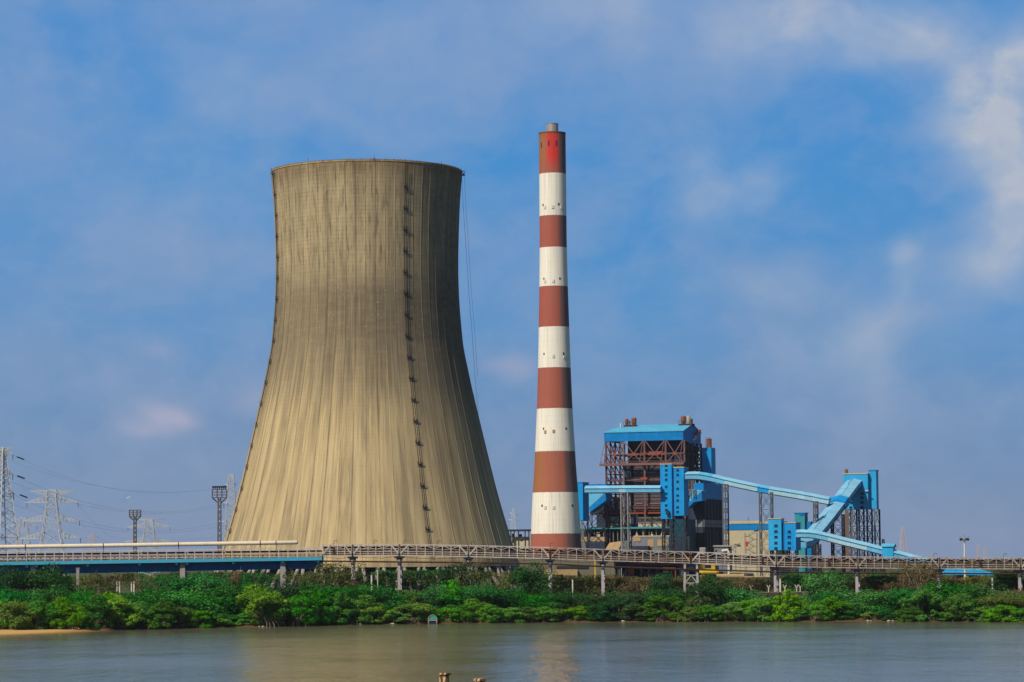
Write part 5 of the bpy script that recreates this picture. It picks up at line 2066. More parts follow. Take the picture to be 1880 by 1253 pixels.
flood('rusty lattice floodlight mast with lamps on its head beside cooling tower', 403, 899, 914, 13.2, 3.3, 2.6, 1000, 7)
flood('smaller lattice floodlight mast with bare frame head left of cooling tower', 248, 937, 948.5, 10.2, 3.0, 2.2, 1080, 0)
# white pole with ring of lamps
c = at(1770.5, 990, 960)
t_ = thing('floodlight_pole', 'slim white pole with a ring of floodlights at far right', 'floodlight mast', (c.x, 960, 7.5))
mb = MB()
mb.tube([(c.x, 960, 7.3), (c.x, 960, c.z)], [.42, .22], 10)
mb.build('pole', 'pale_post', t_)
mb = MB()
mb.lathe((c.x, 960, 0), [(.3, c.z - .6), (1.0, c.z - .3), (1.0, c.z), (.3, c.z + .1)], 12)
mb.build('ring', 'dark', t_)
for i in range(6):
    a = 2 * math.pi * i / 6 + .3
    q = Vector((c.x + 1.15 * math.cos(a), 960 + 1.15 * math.sin(a), c.z - .1))
    mb = MB()
    d_ = Vector((math.cos(a), math.sin(a), -.35)).normalized()
    mb.bar(q - d_ * .3, q + d_ * .45, .8, .7)
    mb.build('floodlight', 'dark' if i % 2 else 'concrete', t_)
mb = MB()
mb.bar((c.x, 960, c.z), (c.x, 960, c.z + 1.6), .08)
mb.bar((c.x - 1.2, 960, c.z + .1), (c.x - 1.5, 960, c.z + 1.2), .07)
mb.bar((c.x + 1.2, 960, c.z + .1), (c.x + 1.5, 960, c.z + 1.1), .07)
mb.build('lightning_rod', 'dark', t_)


def wire(label, a, b_, sag, r=.035, n_=24):
    mb = MB()
    pts = []
    for i in range(n_ + 1):
        t = i / n_
        q = Vector(a).lerp(Vector(b_), t)
        q.z -= sag * 4 * t * (1 - t)
        pts.append(q)
    mb.tube(pts, r, 4)
    return tag(mb.build('power_line', 'wire', base=tuple(pts[0])), label, 'power line', 'overhead power lines')


pa = lambda px, py, Y: at(px, py, Y)
wire('uppermost sagging conductor from the left-edge pylon to the slim pylon', pa(25, 836, 1180), pa(413, 891, 1300), 8.5, .026)
wire('second sagging conductor just below the uppermost line left of the cooling tower', pa(0, 838, 1190), pa(433, 891, 1305), 8.0, .026)
wire('middle level conductor passing just under the flying bird', pa(26, 873, 1180), pa(411, 925, 1300), 8.5)
wire('lower of the two middle level conductors under the flying bird', pa(0, 876, 1190), pa(434, 925, 1305), 9)
wire('lowest conductor of the left-edge pylon, crossing behind the smaller floodlight mast', pa(29, 910, 1180), pa(405, 959, 1300), 8.5)
wire('faint lowest parallel conductor ending at the slim pylon', pa(0, 915, 1190), pa(436, 959, 1305), 9)
wire('conductor dropping from the upper right arm of the broad pale pylon', pa(145, 926, 1400), pa(233, 988, 1950), 6)
wire('conductor dropping from the middle right arm of the broad pale pylon', pa(148, 960, 1400), pa(229, 999, 1950), 4)
wire('conductor from the right arm of the distant low pylon toward the cooling tower', pa(315, 990, 1950), pa(404, 984, 2400), 1)
for (px, py, px2, py2, lab) in ((31, 839, 44, 844, 'upper'), (32, 874, 45, 879, 'middle'), (37, 909, 50, 914, 'lower')):
    mb = MB()
    mb.tube([at(px, py, 1185), at(px2, py2, 1188)], .3, 6)
    tag(mb.build('insulator_string', 'insulator', base=tuple(at(px, py, 1185))), lab + ' slanting grey insulator string on the conductors by the left-edge pylon', 'insulator', 'insulator strings by the left-edge pylon')

# ------------------------------------------------------------------ posts, wall, small things on the bank
def ground_at(px, Y):
    X = at(px, 1060, Y).x
    return X, ground_z(X, Y)


def post(label, px, py_top, Y, w, mat_, group=None, lamp=False, name='post', py_bot=None):
    X, z = ground_at(px, Y)
    q = at(px, py_top, Y)
    t_ = thing(name, label, name.replace('_', ' '), (X, Y, z - .2), 0, group)
    mb = MB()
    if lamp:
        mb.tube([(X, Y, z - .4), (X, Y, q.z)], [w * .6, w * .35], 8)
    else:
        mb.bar((X, Y, z - .4), (X, Y, q.z), w)
    mb.build('shaft', mat_, t_)
    mb = MB()
    if lamp:
        mb.box(X - .75, X + .75, Y - .25, Y + .25, q.z, q.z + .35)
        mb.build('lamp_head', 'dark', t_)
    else:
        mb.box(X - w * .62, X + w * .62, Y - w * .62, Y + w * .62, q.z, q.z + w * .3)
        mb.build('cap', mat_, t_)
    return t_


post('thick banded concrete post below the blue bridge', 143, 1044.5, 868, .9, 'concrete')
post('white pole, left one of the left pair in the scrub below the bridge', 214.5, 1068, 848, .36, 'pale_post', 'white poles in the scrub')
post('white pole, right one of the left pair in the scrub below the bridge', 219.5, 1068, 848, .36, 'pale_post', 'white poles in the scrub')
post('white pole, left one of the right pair in the scrub below the bridge', 241.5, 1068, 848, .36, 'pale_post', 'white poles in the scrub')
post('white pole, right one of the right pair in the scrub below the bridge', 246, 1068, 848, .36, 'pale_post', 'white poles in the scrub')
post('short yellowish post beside the bare shrub under the bridge', 445.5, 1058, 862, .4, 'pale_post')
post('banded yellowish post left of the street lamp in front of the tower legs', 682, 1057, 868, .42, 'pale_post')
post('thin street lamp standing before the cooling tower legs', 693.5, 1046, 872, .32, 'pale_post', lamp=True, name='street_lamp')
post('short yellow post in the scrub before the right tower legs', 802.5, 1056, 880, .36, 'pale_post')
post('thin yellow post between the two single columns right of the chimney', 1051, 1065, 868, .34, 'pale_post')
post('bright yellow post touching the underside of the conveyor right of the chimney', 1092.5, 1030, 900, .4, 'yellow')
post('pale yellow post next to the column behind the brown wall', 1432, 1064, 878, .42, 'pale_post')
post('short pale post in front of the dark tree at the right edge', 1821.5, 1062, 868, .4, 'pale_post')
# boundary wall
X0, _ = ground_at(1340, 868)
X1, _ = ground_at(1512, 868)
zt_ = at(1425, 1088, 868).z
w_ = thing('boundary_wall', 'low dark brown boundary wall in the scrub at right', 'wall', ((X0 + X1) / 2, 868, 5))
mb = MB()
mb.box(X0, X1, 868, 868.4, 3.0, zt_)
mb.build('masonry', 'brown_wall', w_)
mb = MB()
mb.box(X0 - .05, X1 + .05, 867.9, 868.5, zt_, zt_ + .15)
mb.build('coping', 'concrete', w_)
mb = MB()
k = 0
while X0 + k * 3.6 < X1:
    mb.box(X0 + k * 3.6, X0 + k * 3.6 + .45, 867.7, 868.0, 3.0, zt_)
    k += 1
mb.build('pilaster', 'brown_wall', w_)
for i, (px, lab) in enumerate(((1379, 'leftmost'), (1411, 'second from the left'), (1441, 'third, right of the white column'), (1462.5, 'fourth, left one of the close pair'), (1469, 'fifth, right one of the close pair'), (1494, 'rightmost'))):
    q = at(px, 1085, 868.2)
    mb = MB()
    z0_ = zt_ + .15
    mb.bar((q.x, 868.2, z0_), (q.x, 868.2, z0_ + 1.2), .22)
    mb.bar((q.x, 868.2, z0_ + 1.15), (q.x - .5, 868.2, z0_ + 2.1), .18)
    mb.bar((q.x, 868.2, z0_ + 1.15), (q.x + .5, 868.2, z0_ + 2.1), .18)
    tag(mb.build('fence_post', 'pale_post', base=(q.x, 868.2, z0_)), 'Y-shaped wire post on the brown wall, ' + lab, 'fence post', 'Y-shaped posts along the wall')

# moored boat with turquoise canopy
Xb = at(794, 1144, 836).x
Yb = shore_y(Xb) - 3.0
q = at(794.5, 1146, Yb)
bt = thing('boat', 'small boat with turquoise canopy moored under the mangroves', 'boat', (q.x, Yb, 0))
mb = MB()
secs = []
for (yy, w, zk, zg) in ((-1.6, 1.15, -.1, .95), (-.2, 1.35, -.25, .9), (2.2, 1.2, -.2, 1.0), (4.0, .6, 0.05, 1.2), (4.8, .08, .4, 1.35)):
    secs.append([(q.x - w, Yb + yy, zg), (q.x - w * .8, Yb + yy, zk), (q.x + w * .8, Yb + yy, zk), (q.x + w, Yb + yy, zg)])
for s_ in secs:
    mb.v += [Vector(v) for v in s_]
for i in range(len(secs) - 1):
    for j in range(3):
        mb.f.append((i * 4 + j, i * 4 + j + 1, (i + 1) * 4 + j + 1, (i + 1) * 4 + j))
mb.f.append((3, 2, 1, 0))
mb.build('hull', 'navy', bt)
mb = MB()
for sx in (-1, 1):
    mb.bar((q.x + sx * 1.2, Yb - 1.65, .1), (q.x + sx * 1.2, Yb - 1.65, 1.7), .22)
mb.bar((q.x - 1.2, Yb - 1.65, .98), (q.x + 1.2, Yb - 1.65, .98), .2)
mb.build('gunwale', 'tan', bt)
mb = MB()
N_ = 9
for yy in (-1.4, 1.8):
    for j in range(N_):
        a = math.pi * j / (N_ - 1)
        mb.v.append(Vector((q.x - 1.25 * math.cos(a), Yb + yy, 1.15 + 1.35 * math.sin(a))))
for j in range(N_ - 1):
    mb.f.append((j, j + 1, N_ + j + 1, N_ + j))
mb.f.append(tuple(range(N_ - 1, -1, -1)))
mb.build('canopy', 'turquoise', bt)
mb = MB()
mb.tube([(q.x - 1.3 * math.cos(math.pi * j / 10), Yb - 1.5, 1.15 + 1.4 * math.sin(math.pi * j / 10)) for j in range(11)], .09, 6)
mb.build('hoop', 'tan', bt)

# two old piles near the camera
mp, n, b = newmat('peeled_pile_timber')
tc = n.new('ShaderNodeTexCoord')
X_, Y_, Z_ = n.sep(tc.outputs['Object'])
pn = n.noise(n.xyz(n.m('MULTIPLY', X_, 2.2), n.m('MULTIPLY', Y_, 2.2), n.m('MULTIPLY', Z_, .9)), 1.0, 4, .6)
pn2 = n.noise(tc.outputs['Object'], 7, 3, .6)
c = n.mix(pn2, (.62, .46, .26), (.42, .28, .14))
c = n.mix(n.mr(pn, .47, .52), c, n.mix(pn2, (.05, .025, .014), (.16, .07, .03)))
n.put(b.inputs['Base Color'], c)
b.inputs['Roughness'].default_value = .9
M['peeled'] = mp


def pile(label, px, py_top, wpx, Y, seed):
    q = at(px, py_top, Y)
    r = wpx / 2 * Y / F
    t_ = thing('mooring_pile', label, 'mooring pile', (q.x, Y, 0), 0, 'broken piles in the near water')
    rg = random.Random(seed)
    mb = MB()
    n_ = 28
    zs = [-3, q.z - 2.2, q.z - 1.6, q.z - 1.1, q.z - .7, q.z - .35, q.z - .16]
    for z in zs:
        for j in range(n_):
            a = 2 * math.pi * j / n_
            rr_ = r * .86 * (1 + rg.uniform(-.07, .05)) * (1 - (.12 if (z > q.z - 1.7 and math.sin(a * 3 + seed) > .3) else 0))
            mb.v.append(Vector((q.x + rr_ * math.cos(a), Y + rr_ * math.sin(a), z)))
    for i in range(len(zs) - 1):
        for j in range(n_):
            j2 = (j + 1) % n_
            mb.f.append((i * n_ + j, i * n_ + j2, (i + 1) * n_ + j2, (i + 1) * n_ + j))
    mb.build('shaft', 'peeled', t_)
    mb = MB()
    mb.lathe((q.x, Y, 0), [(r * .9, q.z - .18), (r, q.z - .14), (r, q.z - .02), (r * .9, q.z + .03), (.02, q.z + .05)], n_)
    for j, v in enumerate(mb.v):
        v.x += rg.uniform(-.06, .06)
        v.z += rg.uniform(-.09, .02)
    mb.build('cap', 'peeled', t_)


pile('taller flaking pile cap poking up at the bottom edge of the picture', 816, 1236, 22, 300, 1)
pile('lower pile cap just showing at the bottom edge right of the taller one', 881, 1246.5, 22, 300, 5)

# white egret in flight
q = at(236, 914, 620)
bird = thing('bird', 'white bird gliding in front of the power lines', 'bird', q)
mb = MB()
dirv = Vector((.9, .2, .28)).normalized()
mb.tube([q - dirv * .42, q - dirv * .25, q, q + dirv * .25, q + dirv * .36, q + dirv * .44, q + dirv * .56], [.02, .07, .11, .08, .05, .055, .012], 8)
mb.build('body', 'feather', bird, smooth=True)
for sg in (-1, 1):
    mb = MB()
    side = Vector((-.2, .9, 0)).normalized() * sg
    a = q + dirv * .15
    b_ = q - dirv * .12
    e1 = q + side * .35 + Vector((0, 0, .12)) + dirv * .16
    e2 = q + side * .35 + Vector((0, 0, .12)) - dirv * .14
    t1_ = q + side * .75 + Vector((0, 0, .05)) - dirv * .08
    for (p, r_, s_, u_) in ((a, e1, e2, b_), (e1, t1_, t1_ - dirv * .08, e2)):
        P_ = [p, r_, s_, u_]
        mb.hexa([v - Vector((0, 0, .012)) for v in P_], [v + Vector((0, 0, .012)) for v in P_])
    mb.build('wing', 'feather', bird)


# ------------------------------------------------------------------ vegetation
def leafmat(name, c0, c1, c2, trans=.25):
    m, n, b = newmat(name)
    g = n.new('ShaderNodeNewGeometry')
    oi = n.new('ShaderNodeObjectInfo')
    r_ = g.outputs['Random Per Island']
    c = n.ramp(r_, [(0, c0), (.55, c1), (1, c2)])
    nz = n.noise(g.outputs['Position'], .35, 2, .5)
    c = n.mix(n.mr(nz, .35, .65, .0, .5), c, c1)
    hsv = n.new('ShaderNodeHueSaturation')
    n.put(hsv.inputs['Color'], c)
    n.put(hsv.inputs['Value'], n.mr(oi.outputs['Random'], 0, 1, .72, 1.5))
    n.put(hsv.inputs['Saturation'], n.mr(n.m('FRACT', n.m('MULTIPLY', oi.outputs['Random'], 7.3)), 0, 1, .86, 1.06))
    n.put(hsv.inputs['Hue'], n.mr(n.m('FRACT', n.m('MULTIPLY', oi.outputs['Random'], 3.7)), 0, 1, .468, .506))
    c = hsv.outputs['Color']
    n.put(b.inputs['Base Color'], c)
    b.inputs['Roughness'].default_value = .65
    b.inputs['Specular IOR Level'].default_value = .05
    tr = n.new('ShaderNodeBsdfTranslucent')
    n.put(tr.inputs['Color'], c)
    mx = n.new('ShaderNodeMixShader')
    mx.inputs[0].default_value = trans
    n.L.new(b.outputs[0], mx.inputs[1])
    n.L.new(tr.outputs[0], mx.inputs[2])
    out = [q for q in m.node_tree.nodes if q.type == 'OUTPUT_MATERIAL'][0]
    n.L.new(mx.outputs[0], out.inputs['Surface'])
    return m


LM = {
    'mangrove': leafmat('mangrove_leaf', (.012, .085, .005), (.028, .175, .007), (.085, .27, .010), .08),
    'bright': leafmat('bright_mangrove_leaf', (.026, .115, .004), (.072, .235, .007), (.19, .35, .012), .08),
    'emerald': leafmat('emerald_feathery_leaf', (.003, .066, .010), (.009, .128, .015), (.026, .20, .018), .08),
    'dark': leafmat('dark_tree_leaf', (.006, .036, .010), (.012, .064, .015), (.03, .10, .018), .1),
    'olive': leafmat('olive_scrub_leaf', (.032, .050, .010), (.060, .085, .016), (.12, .13, .030), .15),
    'brown': leafmat('dry_brown_scrub_leaf', (.06, .045, .020), (.105, .075, .030), (.17, .13, .05), .15),
}


def leafquad(vs, fs, p, nrm, s, rg):
    t = nrm.orthogonal().normalized()
    t = (Matrix.Rotation(rg.uniform(0, 6.283), 3, nrm) @ t)
    b_ = nrm.cross(t)
    k = len(vs)
    l = s * rg.uniform(.8, 1.3)
    w = s * rg.uniform(.45, .7)
    vs += [p - t * l, p + b_ * w, p + t * l, p - b_ * w]
    fs.append((k, k + 1, k + 2, k + 3))


def crown(kind, seed):
    """unit crown: about 1 wide, 1 high, base at z 0"""
    rg = random.Random(seed)
    vs, fs = [], []
    lobes = []
    if kind == 'mangrove':
        # upper canopy clumps, bulging side clumps, and a skirt with hollows between
        for i in range(rg.randint(5, 7)):
            a = rg.uniform(0, 6.283)
            r = .27 * math.sqrt(rg.uniform(.02, 1))
            s = rg.uniform(.15, .24)
            lobes.append((Vector((r * math.cos(a), r * math.sin(a), rg.uniform(.62, .86))), s, s * rg.uniform(.7, .95)))
        for i in range(rg.randint(6, 9)):
            a = rg.uniform(0, 6.283)
            r = rg.uniform(.25, .42)
            s = rg.uniform(.11, .20)
            lobes.append((Vector((r * math.cos(a), r * math.sin(a), rg.uniform(.30, .66))), s, s * rg.uniform(.75, 1.05)))
        for i in range(rg.randint(4, 7)):
            a = rg.uniform(0, 6.283)
            r = rg.uniform(.15, .40)
            s = rg.uniform(.09, .16)
            lobes.append((Vector((r * math.cos(a), r * math.sin(a), rg.uniform(.08, .26))), s, s * rg.uniform(.8, 1.1)))
        sub = []
        for c, sx, sz in lobes:
            for k in range(8):
                d = Vector((rg.gauss(0, 1), rg.gauss(0, 1), rg.gauss(.35, .8))).normalized()
                q_ = rg.uniform(.34, .52)
                sub.append((c + Vector((d.x * sx, d.y * sx, d.z * sz)) * .7, sx * q_, sz * q_))
        lobes += sub
        per, ls = 62, .021
    elif kind == 'feathery':
        n_ = 15
        for i in range(n_):
            a = rg.uniform(0, 6.283)
            r = .40 * math.sqrt(rg.uniform(0, 1))
            z = .62 - .9 * r * r * 1.4 + rg.uniform(-.22, .10)
            lobes.append((Vector((r * math.cos(a), r * math.sin(a), max(.12, z))), rg.uniform(.17, .27), rg.uniform(.10, .16)))
        for i in range(6):
            a = rg.uniform(0, 6.283)
            lobes.append((Vector((.36 * math.cos(a), .36 * math.sin(a), rg.uniform(.1, .3))), .18, .15))
        per, ls = 330, .019
    else:  # sparse scrub tree
        n_ = 15
        for i in range(n_):
            a = rg.uniform(0, 6.283)
            z = rg.uniform(.18, .88)
            r = .38 * math.sqrt(rg.uniform(.05, 1)) * (1 - .5 * abs(z - .5))
            lobes.append((Vector((r * math.cos(a), r * math.sin(a), z)), rg.uniform(.12, .22), rg.uniform(.09, .16)))
        per, ls = 150, .021
    for c, sx, sz in lobes:
        for i in range(per):
            d = Vector((rg.gauss(0, 1), rg.gauss(0, 1), rg.gauss(0, 1)))
            if d.length < .01:
                continue
            d.normalize()
            if kind == 'mangrove' and d.z < -.35 and rg.random() < .6:
                d.z = -d.z
            rr_ = (rg.uniform(.35, 1) ** .3) * (1 + rg.uniform(0, .16))
            p = c + Vector((d.x * sx, d.y * sx, d.z * sz)) * rr_
            if p.z < .0:
                p.z = rg.uniform(0, .1)
            nrm = (d + Vector((rg.gauss(0, .32), rg.gauss(0, .32), rg.gauss(.12, .32)))).normalized()
            leafquad(vs, fs, p, nrm, ls * rg.uniform(.7, 1.25), rg)
    zt_ = sorted(v.z for v in vs)[int(len(vs) * .993)]
    xr = sorted(abs(v.x) for v in vs)[int(len(vs) * .97)]
    yr = sorted(abs(v.y) for v in vs)[int(len(vs) * .97)]
    k = Vector((.5 / xr, .5 / yr, 1 / zt_))
    vs = [Vector((v.x * k.x, v.y * k.y, v.z * k.z)) for v in vs]
    lobes = [(Vector((c.x * k.x, c.y * k.y, c.z * k.z)), a, b) for c, a, b in lobes]
    return vs, fs, lobes


def limbs(lobes, rg, nl=7, r0=.022):
    mb = MB()
    for c, sx, sz in rg.sample(lobes, min(nl, len(lobes))):
        a = Vector((rg.uniform(-.04, .04), rg.uniform(-.04, .04), -.06))
        mid = a.lerp(c, .5) + Vector((rg.uniform(-.05, .05), rg.uniform(-.05, .05), rg.uniform(-.04, .04)))
        mb.tube([a, mid, c, c + (c - mid) * .5], [r0, r0 * .7, r0 * .35, r0 * .12], 6)
    return mb


PROTO = {}
for kind, seeds in (('mangrove', (1, 2, 3, 4, 5)), ('feathery', (11, 12, 13)), ('sparse', (21, 22, 23))):
    for s_ in seeds:
        vs, fs, lobes = crown(kind, s_)
        lm = limbs(lobes[:22], random.Random(s_), 12 if kind == 'sparse' else 7, .018 if kind == 'sparse' else .024)
        if kind == 'mangrove':
            rr_g = random.Random(s_ + 50)
            for k in range(16):
                a = rr_g.uniform(0, 6.283)
                r_ = rr_g.uniform(.18, .46)
                lm.tube([(r_ * math.cos(a), r_ * math.sin(a), -.08), (r_ * .85 * math.cos(a), r_ * .85 * math.sin(a), .07), (r_ * .3 * math.cos(a), r_ * .3 * math.sin(a), .26)], [.012, .011, .008], 5)
        PROTO.setdefault(kind, []).append((vs, fs, lm))
MESH = {}


def crown_mesh(kind, idx, tone):
    key = (kind, idx, tone)
    if key not in MESH:
        vs, fs, lm = PROTO[kind][idx]
        me = bpy.data.meshes.new('crown')
        me.from_pydata([tuple(v) for v in vs], [], fs)
        me.materials.append(LM[tone])
        t = bpy.data.meshes.new('trunk')
        t.from_pydata([tuple(v) for v in lm.v], [], lm.f)
        t.materials.append(M['dry_bark'] if kind == 'sparse' else M['bark'])
        MESH[key] = (me, t)
    return MESH[key]


LAND = [(0, 'the left picture edge'), (30, 'the sand spit inner end'), (62, 'the left bridge pier'), (95, 'the broad pale pylon'), (143, 'the thick banded concrete post'),
        (190, 'the sand spit tip'), (217, 'the left pair of white poles'), (244, 'the right pair of white poles'), (290, 'the span beside the right pier'), (336, 'the right bridge pier'),
        (403, 'the rusty floodlight mast'), (445, 'the short yellowish post'), (490, 'the cooling tower left foot'), (547, 'the cream pipe end'), (592, 'the end of the blue girder'),
        (647, 'the first conveyor column'), (688, 'the street lamp'), (733, 'the tall second conveyor column'), (794, 'the turquoise boat'), (860, 'the third conveyor column'),
        (905, 'the right-hand tower legs'), (942, 'the cooling tower right foot'), (1010, 'the column below the chimney'), (1051, 'the thin yellow post'), (1107, 'the fifth conveyor column'),
        (1156, 'the orange frame leg'), (1200, 'the orange frame crossbar'), (1234, 'the tall twin blue towers'), (1268, 'the braced portal column'), (1328, 'the slender trestle'), (1360, 'the cream building'),
        (1390, 'the brown wall left end'), (1425, 'the column behind the brown wall'), (1460, 'the short blue towers'), (1500, 'the brown wall right end'), (1545, 'the diagonal gallery'), (1575, 'the column past the wall'),
        (1610, 'the high transfer house'), (1640, 'the low gallery hump'), (1688, 'the low gallery tail'), (1725, 'the last but one column'), (1771, 'the white floodlight pole'), (1800, 'the blue shed roof end'), (1840, 'the far right pale post'), (1880, 'the right picture edge')]
# (px, top py, width px, form, tone, row)  rows: 0 waterline, 1 middle, 2 upper bank
F_, E_ = 'mangrove', 'feathery'
VEG = [
    (8, 1102, 62, F_, 'bright', 0), (40, 1105, 60, F_, 'bright', 0), (72, 1104, 55, F_, 'mangrove', 0), (102, 1107, 55, F_, 'mangrove', 0), (133, 1098, 58, F_, 'mangrove', 0),
    (163, 1094, 60, F_, 'mangrove', 0), (190, 1091, 62, F_, 'bright', 0), (222, 1100, 60, F_, 'bright', 0), (250, 1106, 52, F_, 'mangrove', 0), (285, 1106, 66, F_, 'mangrove', 0), (328, 1117, 60, F_, 'bright', 0),
    (366, 1122, 60, F_, 'mangrove', 0), (405, 1127, 50, F_, 'mangrove', 0), (440, 1126, 50, F_, 'mangrove', 0), (488, 1076, 78, F_, 'bright', 0), (520, 1108, 48, F_, 'mangrove', 0), (545, 1086, 64, F_, 'mangrove', 0), (580, 1088, 58, F_, 'mangrove', 0),
    (613, 1088, 62, F_, 'mangrove', 0), (651, 1094, 58, F_, 'mangrove', 0), (693, 1108, 54, F_, 'bright', 0), (724, 1122, 44, F_, 'mangrove', 0), (757, 1109, 66, F_, 'bright', 0), (726, 1085, 50, F_, 'mangrove', 1), (754, 1087, 46, F_, 'mangrove', 1),
    (789, 1090, 50, F_, 'dark', 1), (820, 1112, 50, F_, 'mangrove', 0), (843, 1067, 78, F_, 'mangrove', 1), (852, 1112, 44, F_, 'mangrove', 0), (884, 1100, 52, F_, 'bright', 0), (912, 1112, 52, F_, 'mangrove', 0), (938, 1116, 56, F_, 'mangrove', 0),
    (968, 1115, 58, F_, 'mangrove', 0), (1002, 1115, 52, F_, 'mangrove', 0), (1032, 1118, 48, F_, 'mangrove', 0), (1064, 1114, 52, F_, 'bright', 0), (1097, 1106, 60, F_, 'dark', 0), (1135, 1100, 62, F_, 'dark', 0), (1176, 1110, 58, F_, 'mangrove', 0), (1222, 1094, 66, F_, 'mangrove', 0),
    (1262, 1116, 52, F_, 'bright', 0), (1300, 1112, 56, F_, 'mangrove', 0), (1339, 1107, 54, F_, 'mangrove', 0), (1372, 1103, 56, F_, 'bright', 0), (1402, 1098, 48, F_, 'mangrove', 0), (1445, 1084, 56, F_, 'bright', 0), (1495, 1104, 50, F_, 'mangrove', 0), (1525, 1097, 54, F_, 'bright', 0), (1553, 1116, 46, F_, 'mangrove', 0),
    (1600, 1121, 30, F_, 'bright', 0), (1630, 1122, 46, F_, 'dark', 0), (1692, 1084, 58, F_, 'mangrove', 0), (1662, 1116, 46, F_, 'mangrove', 0), (1716, 1113, 58, F_, 'bright', 0), (1755, 1092, 58, F_, 'mangrove', 0), (1748, 1120, 50, F_, 'mangrove', 0), (1798, 1114, 60, F_, 'mangrove', 0), (1838, 1112, 60, F_, 'bright', 0), (1874, 1117, 50, F_, 'mangrove', 0),
    # middle: feathery emerald thickets
    (20, 1082, 90, E_, 'emerald', 1), (95, 1078, 90, E_, 'emerald', 1), (160, 1082, 80, E_, 'emerald', 1), (270, 1082, 110, E_, 'emerald', 1), (340, 1080, 120, E_, 'emerald', 1), (410, 1076, 120, E_, 'emerald', 1), (462, 1072, 84, E_, 'emerald', 1), (385, 1096, 110, E_, 'emerald', 1), (305, 1098, 100, E_, 'emerald', 1), (445, 1100, 80, E_, 'emerald', 1),
    (530, 1070, 96, E_, 'dark', 1), (590, 1070, 110, E_, 'emerald', 1), (660, 1074, 100, E_, 'emerald', 1), (706, 1082, 80, E_, 'emerald', 1), (790, 1076, 80, E_, 'emerald', 1), (896, 1072, 96, E_, 'emerald', 1), (975, 1088, 90, E_, 'emerald', 1), (1040, 1084, 64, E_, 'dark', 1), (1005, 1102, 70, E_, 'emerald', 1),
    (1085, 1090, 70, E_, 'dark', 1), (1150, 1084, 90, E_, 'dark', 1), (1215, 1082, 90, E_, 'dark', 1), (1314, 1064, 84, E_, 'dark', 1), (1345, 1080, 90, E_, 'emerald', 1), (1396, 1099, 50, E_, 'emerald', 1), (1540, 1086, 80, E_, 'emerald', 1), (1600, 1084, 110, E_, 'emerald', 1), (1660, 1080, 110, E_, 'emerald', 1), (1730, 1070, 120, E_, 'emerald', 1), (1790, 1076, 110, E_, 'emerald', 1), (1850, 1090, 90, E_, 'olive', 1), (1620, 1098, 90, E_, 'dark', 1), (1780, 1096, 90, E_, 'emerald', 1),
    # upper bank trees and dry scrub
    (18, 1041, 74, E_, 'dark', 2), (84, 1040, 96, E_, 'dark', 2), (165, 1054, 56, 'sparse', 'olive', 2), (205, 1060, 44, 'sparse', 'olive', 2), (268, 1060, 44, 'sparse', 'brown', 2), (310, 1058, 90, E_, 'emerald', 2), (375, 1054, 96, E_, 'emerald', 2), (425, 1050, 54, 'sparse', 'brown', 2), (470, 1050, 60, E_, 'dark', 2),
    (597, 1036, 90, 'sparse', 'olive', 2), (638, 1033, 60, 'sparse', 'olive', 2), (560, 1050, 64, 'sparse', 'olive', 2), (700, 1064, 60, E_, 'emerald', 2), (765, 1056, 70, 'sparse', 'olive', 2), (830, 1034, 64, 'sparse', 'dark', 2), (868, 1033, 70, 'sparse', 'olive', 2), (918, 1056, 60, 'sparse', 'olive', 2), (975, 1036, 74, E_, 'dark', 2),
    (1035, 1056, 56, 'sparse', 'olive', 2), (1075, 1056, 64, 'sparse', 'olive', 2), (1128, 1056, 56, 'sparse', 'brown', 2), (1172, 1060, 64, 'sparse', 'brown', 2), (1222, 1052, 60, E_, 'dark', 2), (1240, 1064, 56, 'sparse', 'brown', 2), (1345, 1064, 60, 'sparse', 'brown', 2), (1395, 1060, 60, 'sparse', 'brown', 2), (1470, 1056, 80, E_, 'emerald', 2), (1515, 1052, 80, E_, 'emerald', 2), (1552, 1062, 56, 'sparse', 'brown', 2), (1625, 1054, 70, E_, 'dark', 2), (1600, 1066, 56, 'sparse', 'brown', 2),
    (1688, 1031, 66, 'sparse', 'brown', 2), (1650, 1056, 50, 'sparse', 'brown', 2), (1738, 1058, 60, 'sparse', 'brown', 2), (1838, 1047, 66, E_, 'dark', 2), (1800, 1064, 50, 'sparse', 'olive', 2), (1876, 1062, 50, E_, 'dark', 2),
]
TONEW = {'bright': 'yellow-green', 'mangrove': 'mid green', 'emerald': 'emerald green', 'dark': 'dark green', 'olive': 'dull olive', 'brown': 'dry brown'}
KINDW = {'mangrove': ('mangrove_bush', 'mangrove bush', 'bush'), 'feathery': ('acacia_bush', 'thorn bush', 'bush'), 'sparse': ('scrub_tree', 'thin scrub tree', 'tree')}
ROWW = ('at the waterline', 'on mid bank', 'on upper bank')
rg = random.Random(77)
labels = []
for (px, pt, wpx, form, tone, row) in VEG:
    lpx, lname = min(LAND, key=lambda L: abs(L[0] - px))
    d = px - lpx
    rel = 'below' if abs(d) < 7 else ('right of' if d > 0 else 'left of')
    labels.append([TONEW[tone], KINDW[form][1], ROWW[row], rel, lname])
seen = {}
for i, L in enumerate(labels):
    seen.setdefault(tuple(L), []).append(i)
for key, ids in seen.items():
    if len(ids) > 1:
        ids.sort(key=lambda i: VEG[i][1])
        for r_, i in enumerate(ids):
            labels[i][0] = ('taller ', 'lower ', 'lowest ')[r_] + labels[i][0]
